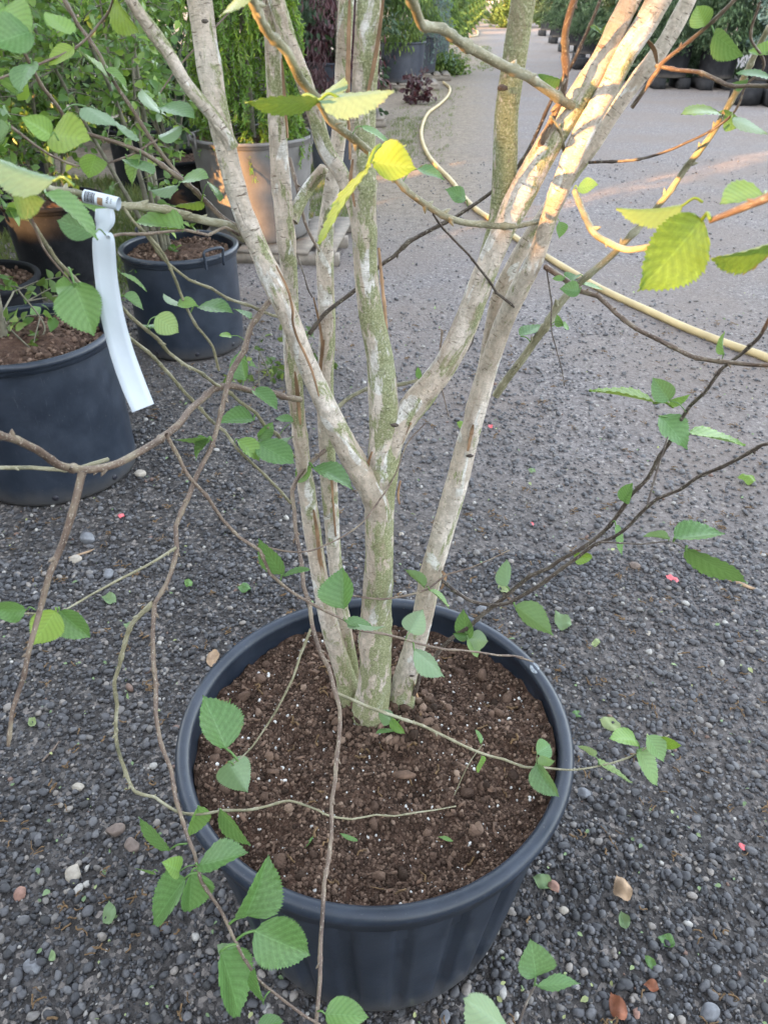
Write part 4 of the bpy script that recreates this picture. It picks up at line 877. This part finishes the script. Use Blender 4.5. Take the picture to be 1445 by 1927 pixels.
# far building
fb = thing('far_building', 'small sunlit pale building at the very end of the track', 'building', (10.6, 82, 0))
V,F = box(-3,5,0,6,0,4.2); mk('wall', V, F, M['white'], fb, smooth=False)
V,F = box(-3.3,5.3,-.3,6.3,4.21,4.5); mk('roof', V, F, M['block'], fb, smooth=False)
V,F = box(-1.6,.2,-.05,-.003,.02,2.6); mk('door', V, F, M['concrete'], fb, smooth=False)

# ------------------------------------------------------------------ verge grass
def grass(name, label, boxes, seed):
    rg = np.random.default_rng(seed); TV = np.array([(-.05,0,0),(.05,0,0),(.03,.6,.06),(-.03,.6,.06),(.006,1,.2),(-.006,1,.2)]); TF = np.array([(0,1,2,3),(3,2,4,5)]); a = Acc()
    for (x0,x1,y0,y1,n,h,slope) in boxes:
        tn = max(1,n//9); tx = rg.uniform(x0,x1,tn); ty = rg.uniform(y0,y1,tn); i = rg.integers(0,tn,n); X = tx[i]+rg.normal(0,.03,n)+0; Y = ty[i]+rg.normal(0,.03,n); X = X+slope*(Y-y0)
        A = rg.standard_normal((n,3))*.45+[0,0,1]; sc = np.stack([np.full(n,h)*.8]*3,1)*rg.uniform(.5,1.3,(n,1))
        V,F,at = scatter(TV,TF,np.stack([X,Y,gz(X,Y)*(Y<10)],1),frames(A,rg.standard_normal((n,3))),sc); a.add(V,F,**at)
    tag(a.build(name, M['grass']), label, 'grass', kind='stuff')
grass('grass', 'thin grass growing on the verge and between the left pots', [(-.3,.6,8.6,16,2600,.045,.12),(-.1,.3,9,12,1200,.06,.1),(1.6,2.4,19,27,1500,.08,.1),(-3.4,-1.5,4.4,7.8,16000,.10,.1),(-1.6,-.2,6.3,8.6,6000,.08,.05)], 90)

# ------------------------------------------------------------------ things lying on the gravel
def stone(label, px, py, w, mat, seed, sq=.7):
    c = PZ(px,py,0); d = (c-CAM).dot(cF); r = w*.5*d/FPX; V,F = ico(2,.0,seed); rg = np.random.default_rng(seed)
    for k in range(9):                                  # flat facets
        n = rg.standard_normal(3); n/=np.linalg.norm(n); h = rg.uniform(.62,.9); dd = V@n; V = V-np.outer(np.maximum(dd-h,0),n)
    V = V*[r*1.1,r*.85,r*sq]; q = rg.uniform(0,3.14); V = V@np.array([[math.cos(q),math.sin(q),0],[-math.sin(q),math.cos(q),0],[0,0,1]])
    tag(mk('stone', V, F, M[mat], None, None, False, (c.x,c.y,float(gz(np.array(c.x),np.array(c.y)))+r*sq*.55)), label, 'stone', 'larger stones on the gravel')
for i,(lab,x,y,w,m_) in enumerate([('tan angular stone left of the pot, lowest of the left stones',138,1640,36,'stone_pale'),('grey-brown stone beside the two tall twigs left of the pot',217,1560,34,'stone_brown'),('flat brown stone just right of the grey-brown one',248,1590,34,'stone_brown'),('small russet stone near the left edge',37,1679,28,'stone_red'),('pale grey stone near the bottom left corner',60,1817,34,'stone_grey'),('tan stone high up left of the birch, below the hanging tag',264,894,22,'stone_pale'),('flat pale stone left of the branch fork',143,1053,24,'stone_pale'),('light stone at upper left of the pot rim',146,1477,22,'stone_pale'),('grey round stone behind the pot right of the stems',903,1150,24,'stone_grey'),('round beige stone on the right gravel by the dark twigs',1191,1072,22,'stone_brown'),('small white stone right of the pot rim',1218,1196,14,'stone_pale'),('big smooth grey stone near the bottom right corner',1334,1905,38,'stone_grey'),('pinkish stone beside the pot at lower right',1042,1667,26,'stone_red'),('pale oval stone below the pinkish stone',1061,1710,18,'stone_pale'),('brick red stone at the bottom edge',1198,1905,20,'stone_red'),('grey stone at the lower right behind the pot',1098,1492,26,'stone_grey'),('white pebble between the centre and right stems',755,1010,12,'stone_pale'),('pale stone against the foot of the big pot',838,1910,26,'stone_grey'),('dark grey cobble left of the pot, among small gravel',165,1015,30,'stone_grey'),('grey cobble high on the left gravel',205,1082,24,'stone_grey')]):
    stone(lab,x,y,w,m_,800+i)
def ground_leaf(name, label, px, py, w, l, ang, mat, seed, cat='fallen leaf', group='fallen leaves on the gravel', crumple=.12, z=0, wr=.6):
    c = PZ(px,py,z); d = (c-CAM).dot(cF); ln = l*d/FPX; rg = np.random.default_rng(seed); V,F,U = leaf_shape(rg.uniform(-.2,.5), -.1, wr, seed, .5)
    V = V-[0,.5,0]; V[:,2] += crumple*np.sin(V[:,0]*9+seed)*np.cos(V[:,1]*7+seed*2)+.1; q = R(ang); V = V*ln
    V = V@np.array([[math.cos(q),math.sin(q),0],[-math.sin(q),math.cos(q),0],[0,0,1]]); V[:,2] -= V[:,2].min()
    zz = z if z else float(gz(np.array(c.x),np.array(c.y)))+.004
    tag(mk(name, V, F, M[mat], None, {'luv':U,'rnd':np.full(len(V),rg.uniform(.3,.8))}, True, (c.x,c.y,zz)), label, cat, group)
for i,(n_,lab,x,y,l,an,m_) in enumerate([('fallen_leaf','pale green torn leaf lying right behind the pot rim',1055,1180,44,30,'litter'),('fallen_leaf','pale bud-like leaf scrap on the gravel right of the pot',1120,1216,24,-30,'litter'),('fallen_leaf','pale green leaf lying left of the twig tip at right',1146,1365,40,70,'litter'),('fallen_leaf','large tan curled dead leaf on the lower right gravel',1168,1676,50,10,'dry'),('fallen_leaf','russet brown dead leaf at the bottom right',1160,1897,48,20,'dryred'),('fallen_leaf','small reddish dead leaf by the bottom edge',1224,1857,30,80,'dryred'),('fallen_leaf','green scrap of leaf below the large tan leaf',1172,1733,32,5,'litter'),('fallen_leaf','dark green folded leaf near the lower right',1252,1772,34,70,'leaf'),('fallen_leaf','bright green leaf piece near the bottom right',1222,1811,26,30,'leaf'),('fallen_leaf','blue-green leaf tucked under the pot at right',1020,1660,40,60,'litter'),('fallen_leaf','small green leaf left of the twigs, upper one',355,1101,22,50,'leaf'),('fallen_leaf','small green leaf on the gravel above the pot rim',460,1113,28,80,'leaf'),('fallen_leaf','ragged green leaf beside the brown catkin at left',206,1130,32,70,'litter'),('fallen_leaf','pale leaf scrap left of the curved twig',242,1178,20,80,'litter'),('fallen_leaf','curled dry leaf leaning on the pot rim at upper left',402,1240,42,10,'dry'),('fallen_leaf','yellow-green leaf between the gravel and the right stems',870,803,26,60,'leafy'),('fallen_leaf','bright green leaf at the right edge of the gravel',1402,907,34,80,'leafy'),('fallen_leaf','light green scrap low at the left',98,1797,22,20,'litter'),('fallen_leaf','twisted green scrap on the dark gravel left of the twig leaves',207,1720,44,15,'litter'),('fallen_leaf','pale pointed scrap on the left gravel',60,1357,24,40,'litter'),('fallen_leaf','torn green leaf lying under the lower left leaves',430,1795,54,60,'litter'),('fallen_leaf','green leaf scrap right of the white stems',1085,1345,20,75,'leaf'),('fallen_leaf','green scrap near the hose',1000,885,16,60,'litter'),('fallen_leaf','pale scrap near the dark twigs',945,1115,26,40,'litter')]):
    ground_leaf(n_,lab,x,y,0,l,an,m_,900+i)
for i,(lab,x,y,l,an) in enumerate([('pink winged seed lying on the right gravel',1258,1096,18,70),('pink petal right of the right-hand stem',922,803,12,20),('tiny pink petal near the lower right edge',1397,1590,16,40),('red scrap among gravel left of the birch',229,974,14,80),('crimson petal behind the birch stems',1000,990,10,30)]):
    ground_leaf('petal',lab,x,y,0,l,an,'pink',950+i,'petal','pink scraps on the gravel')
ground_leaf('petal','second wing of the pink seed on the right gravel',1268,1100,0,14,10,'pink',960,'petal','pink scraps on the gravel')
for i,(lab,x,y,l,an) in enumerate([('dark green rolled leaf tip on the soil, left one',583,1585,30,-35),('green rolled leaf tip on the soil, middle one',656,1577,38,70),('green rolled leaf tip on the soil, right one',838,1580,30,75),('yellow crumb of leaf near the soil edge at upper left',433,1320,14,0)]):
    ground_leaf('leaf_scrap',lab,x,y,0,l,an,'leaf' if i<3 else 'leafy',970+i,'leaf scrap','green scraps lying on the potting soil',.05,POT_H-.035,.22)
def stick(label, a, b, w, mat='dry', name='stick', z=0):
    P = spline(np.array([tuple(PZ(*a,z)),tuple((PZ(*a,z)+PZ(*b,z))/2+Vector((.004,.003,0))),tuple(PZ(*b,z))]),6); P[:,2]=[z+float(gz(np.array(x),np.array(y)))*(z==0) for x,y in P[:,:2]]; P[:,2]+=.006
    d=(Vector(P[0])-CAM).dot(cF); V,F,B = tube(P, np.linspace(1,.7,len(P))*w*.5*d/FPX, 8, .12, 3); tag(mk(name,V,F,M[mat],None,{'bk':B}), label, 'stick')
stick('pale bare stick lying on the gravel at the right', (1318,1082),(1418,1114), 8)
stick('thin dark twig lying on the left gravel', (78,1427),(110,1390), 4, 'twig')
stick('pale curved straw lying near the stones at upper left', (130,1050),(178,1034), 5)
V,F = ico(1,.12,5); c = PZ(760,1458,POT_H-.03); V = V*[.022,.008,.006]; tag(mk('bark_piece', V, F, M['chip'], None, None, False, tuple(c)), 'chunk of brown bark on the soil in front of the trunk', 'bark')
# many small scraps: catkins, leaf bits
def litter():
    rg = np.random.default_rng(5); n = 800; Y = .45+5*rg.random(n)**1.5; hw = .5*(Y*.823+.88)*1.15; X = rg.uniform(-1,1,n)*hw
    k = np.ones(n,bool)
    for px,py,pr in POTS: k &= (X-px)**2+(Y-py)**2 > (pr+.02)**2
    X=X[k]; Y=Y[k]; n=len(X); a=Acc()
    V,F,at = scatter(SLV,SLF,np.stack([X,Y,gz(X,Y)+.011],1),frames(rg.standard_normal((n,3))*[1,1,.2],rg.standard_normal((n,3))*.4+[0,0,1]),rg.uniform(.004,.018,n)*np.where(rg.random(n)<.8,.7,1.2),rg.random(n)); a.add(V,F,**at)
    tag(a.build('leaf_litter', M['litter']), 'tiny green leaf scraps scattered over the gravel', 'litter', kind='stuff')
    a=Acc()
    for k in range(620):
        y = rg.uniform(.45,4.2); x = rg.uniform(-1,1)*.5*(y*.823+.88)*1.1
        if any((x-px)**2+(y-py)**2 < (pr+.02)**2 for px,py,pr in POTS): continue
        d = rg.uniform(0,6.28)
        for j in range(rg.integers(1,5)):
            p=[]; xx,yy=x+rg.normal(0,.008),y+rg.normal(0,.008); dd=d+rg.normal(0,.8)
            for q in range(5): p.append((xx,yy,float(gz(np.array(xx),np.array(yy)))+.009+rg.random()*.004)); dd+=rg.normal(0,.6); xx+=math.cos(dd)*.005; yy+=math.sin(dd)*.005
            v,f,b=tube(p,np.full(5,rg.uniform(.0009,.002)),5,.35,k); a.add(v,f)
    tag(a.build('catkins', M['moss']), 'brown crumbled catkins scattered over the gravel', 'catkins', kind='stuff')
litter()

# ------------------------------------------------------------------ added leafy screen, unseen behind the photographer, to block the sun
def sun_blocker():
    rg = np.random.default_rng(3); e = np.array([math.sin(SUN_AZ), math.cos(SUN_AZ)]); nrm = np.array([math.cos(SUN_AZ), -math.sin(SUN_AZ)]); T0 = 9.0; tn = math.tan(SUN_EL)
    holes = []  # gaps in the added screen, shaped to drop sun patches on chosen spots
    def hole(p, rs, rz_): s = p.x*nrm[0]+p.y*nrm[1]; u = p.x*e[0]+p.y*e[1]; holes.append((s, p.z+(u+T0)*tn, rs, rz_))
    for x,y,Y,rs,rz_ in [(1092,285,.965,.015,.06),(1040,418,.975,.0,.0),(1190,55,.965,.01,.01),(1130,130,.975,.0,.0),(1240,470,.565,.04,.04),(1395,470,.555,.06,.02),(1155,460,.75,.05,.02),(745,340,.83,.01,.0),(940,120,.85,.01,.0)]:
        hole(PY(x,y,Y), rs, rz_)
    holes += [(-4.15,3.45,.11,.62),(-4.74,3.0,.20,.42),(-5.1,2.8,.2,.25),(-6.2,3.0,.25,.25),(-3.75,4.3,.0,.1),(-4.9,4.6,.0,.1)]
    n = 52000; s = rg.uniform(-22,14,n); z = 8.0*rg.random(n)
    s = np.concatenate([s, rg.uniform(-9,2.5,30000), rg.uniform(-2.5,1.2,9000)]); z = np.concatenate([z, rg.uniform(.4,5.0,30000), rg.uniform(1.8,4.2,9000)]); n = len(s); w = rg.uniform(.10,.19,n)
    dp = rg.normal(0,.10,n); A = rg.standard_normal((n,3)); A[:,:2] -= e*(A[:,:2]@e)[:,None]*.7; A /= np.linalg.norm(A,axis=1)[:,None]
    P = np.stack([s*nrm[0]-(T0+dp)*e[0], s*nrm[1]-(T0+dp)*e[1], z],1); k = np.ones(n,bool)
    for t_ in (0,.33,.66,1):                            # leave the gaps the low sun comes through
        Q = P+A*(w*1.35*t_)[:,None]; qs = Q[:,:2]@nrm; qz = Q[:,2]+(Q[:,:2]@e+T0)*tn
        for hs_,hz,a_,b_ in holes: k &= ((qs-hs_)/(a_+.075))**2+((qz-hz)/(b_+.075))**2 > 1
    P=P[k]; A=A[k]; w=w[k]; n=len(P); N = rg.standard_normal((n,3))*.35+[e[0],e[1],.2]
    TV = SLV*np.array([1.5,1,1]); V,F,at = scatter(TV,SLF,P,frames(A,N),w*1.35,rg.random(n))
    t = thing('sun_blocker', 'added leafy sun blocker out of view behind the photographer, with gaps for sun patches', 'sun_blocker', (0,0,0)); mk('foliage', V, F, M['sun_blocker'], t, at)
    st = Acc()
    for q in np.arange(-22,14,1.1):
        for hs_,hz,a_,b_ in holes:
            if abs(q-hs_) < a_+.06: break
        else:
            b = np.array([q*nrm[0]-T0*e[0], q*nrm[1]-T0*e[1], 0]); v,f,_b = tube(np.array([b,b+[0,0,4],b+[0,0,7.6]]),[.05,.035,.015],7); st.add(v,f)
    st.build('trunks', M['stem'], t)
sun_blocker()
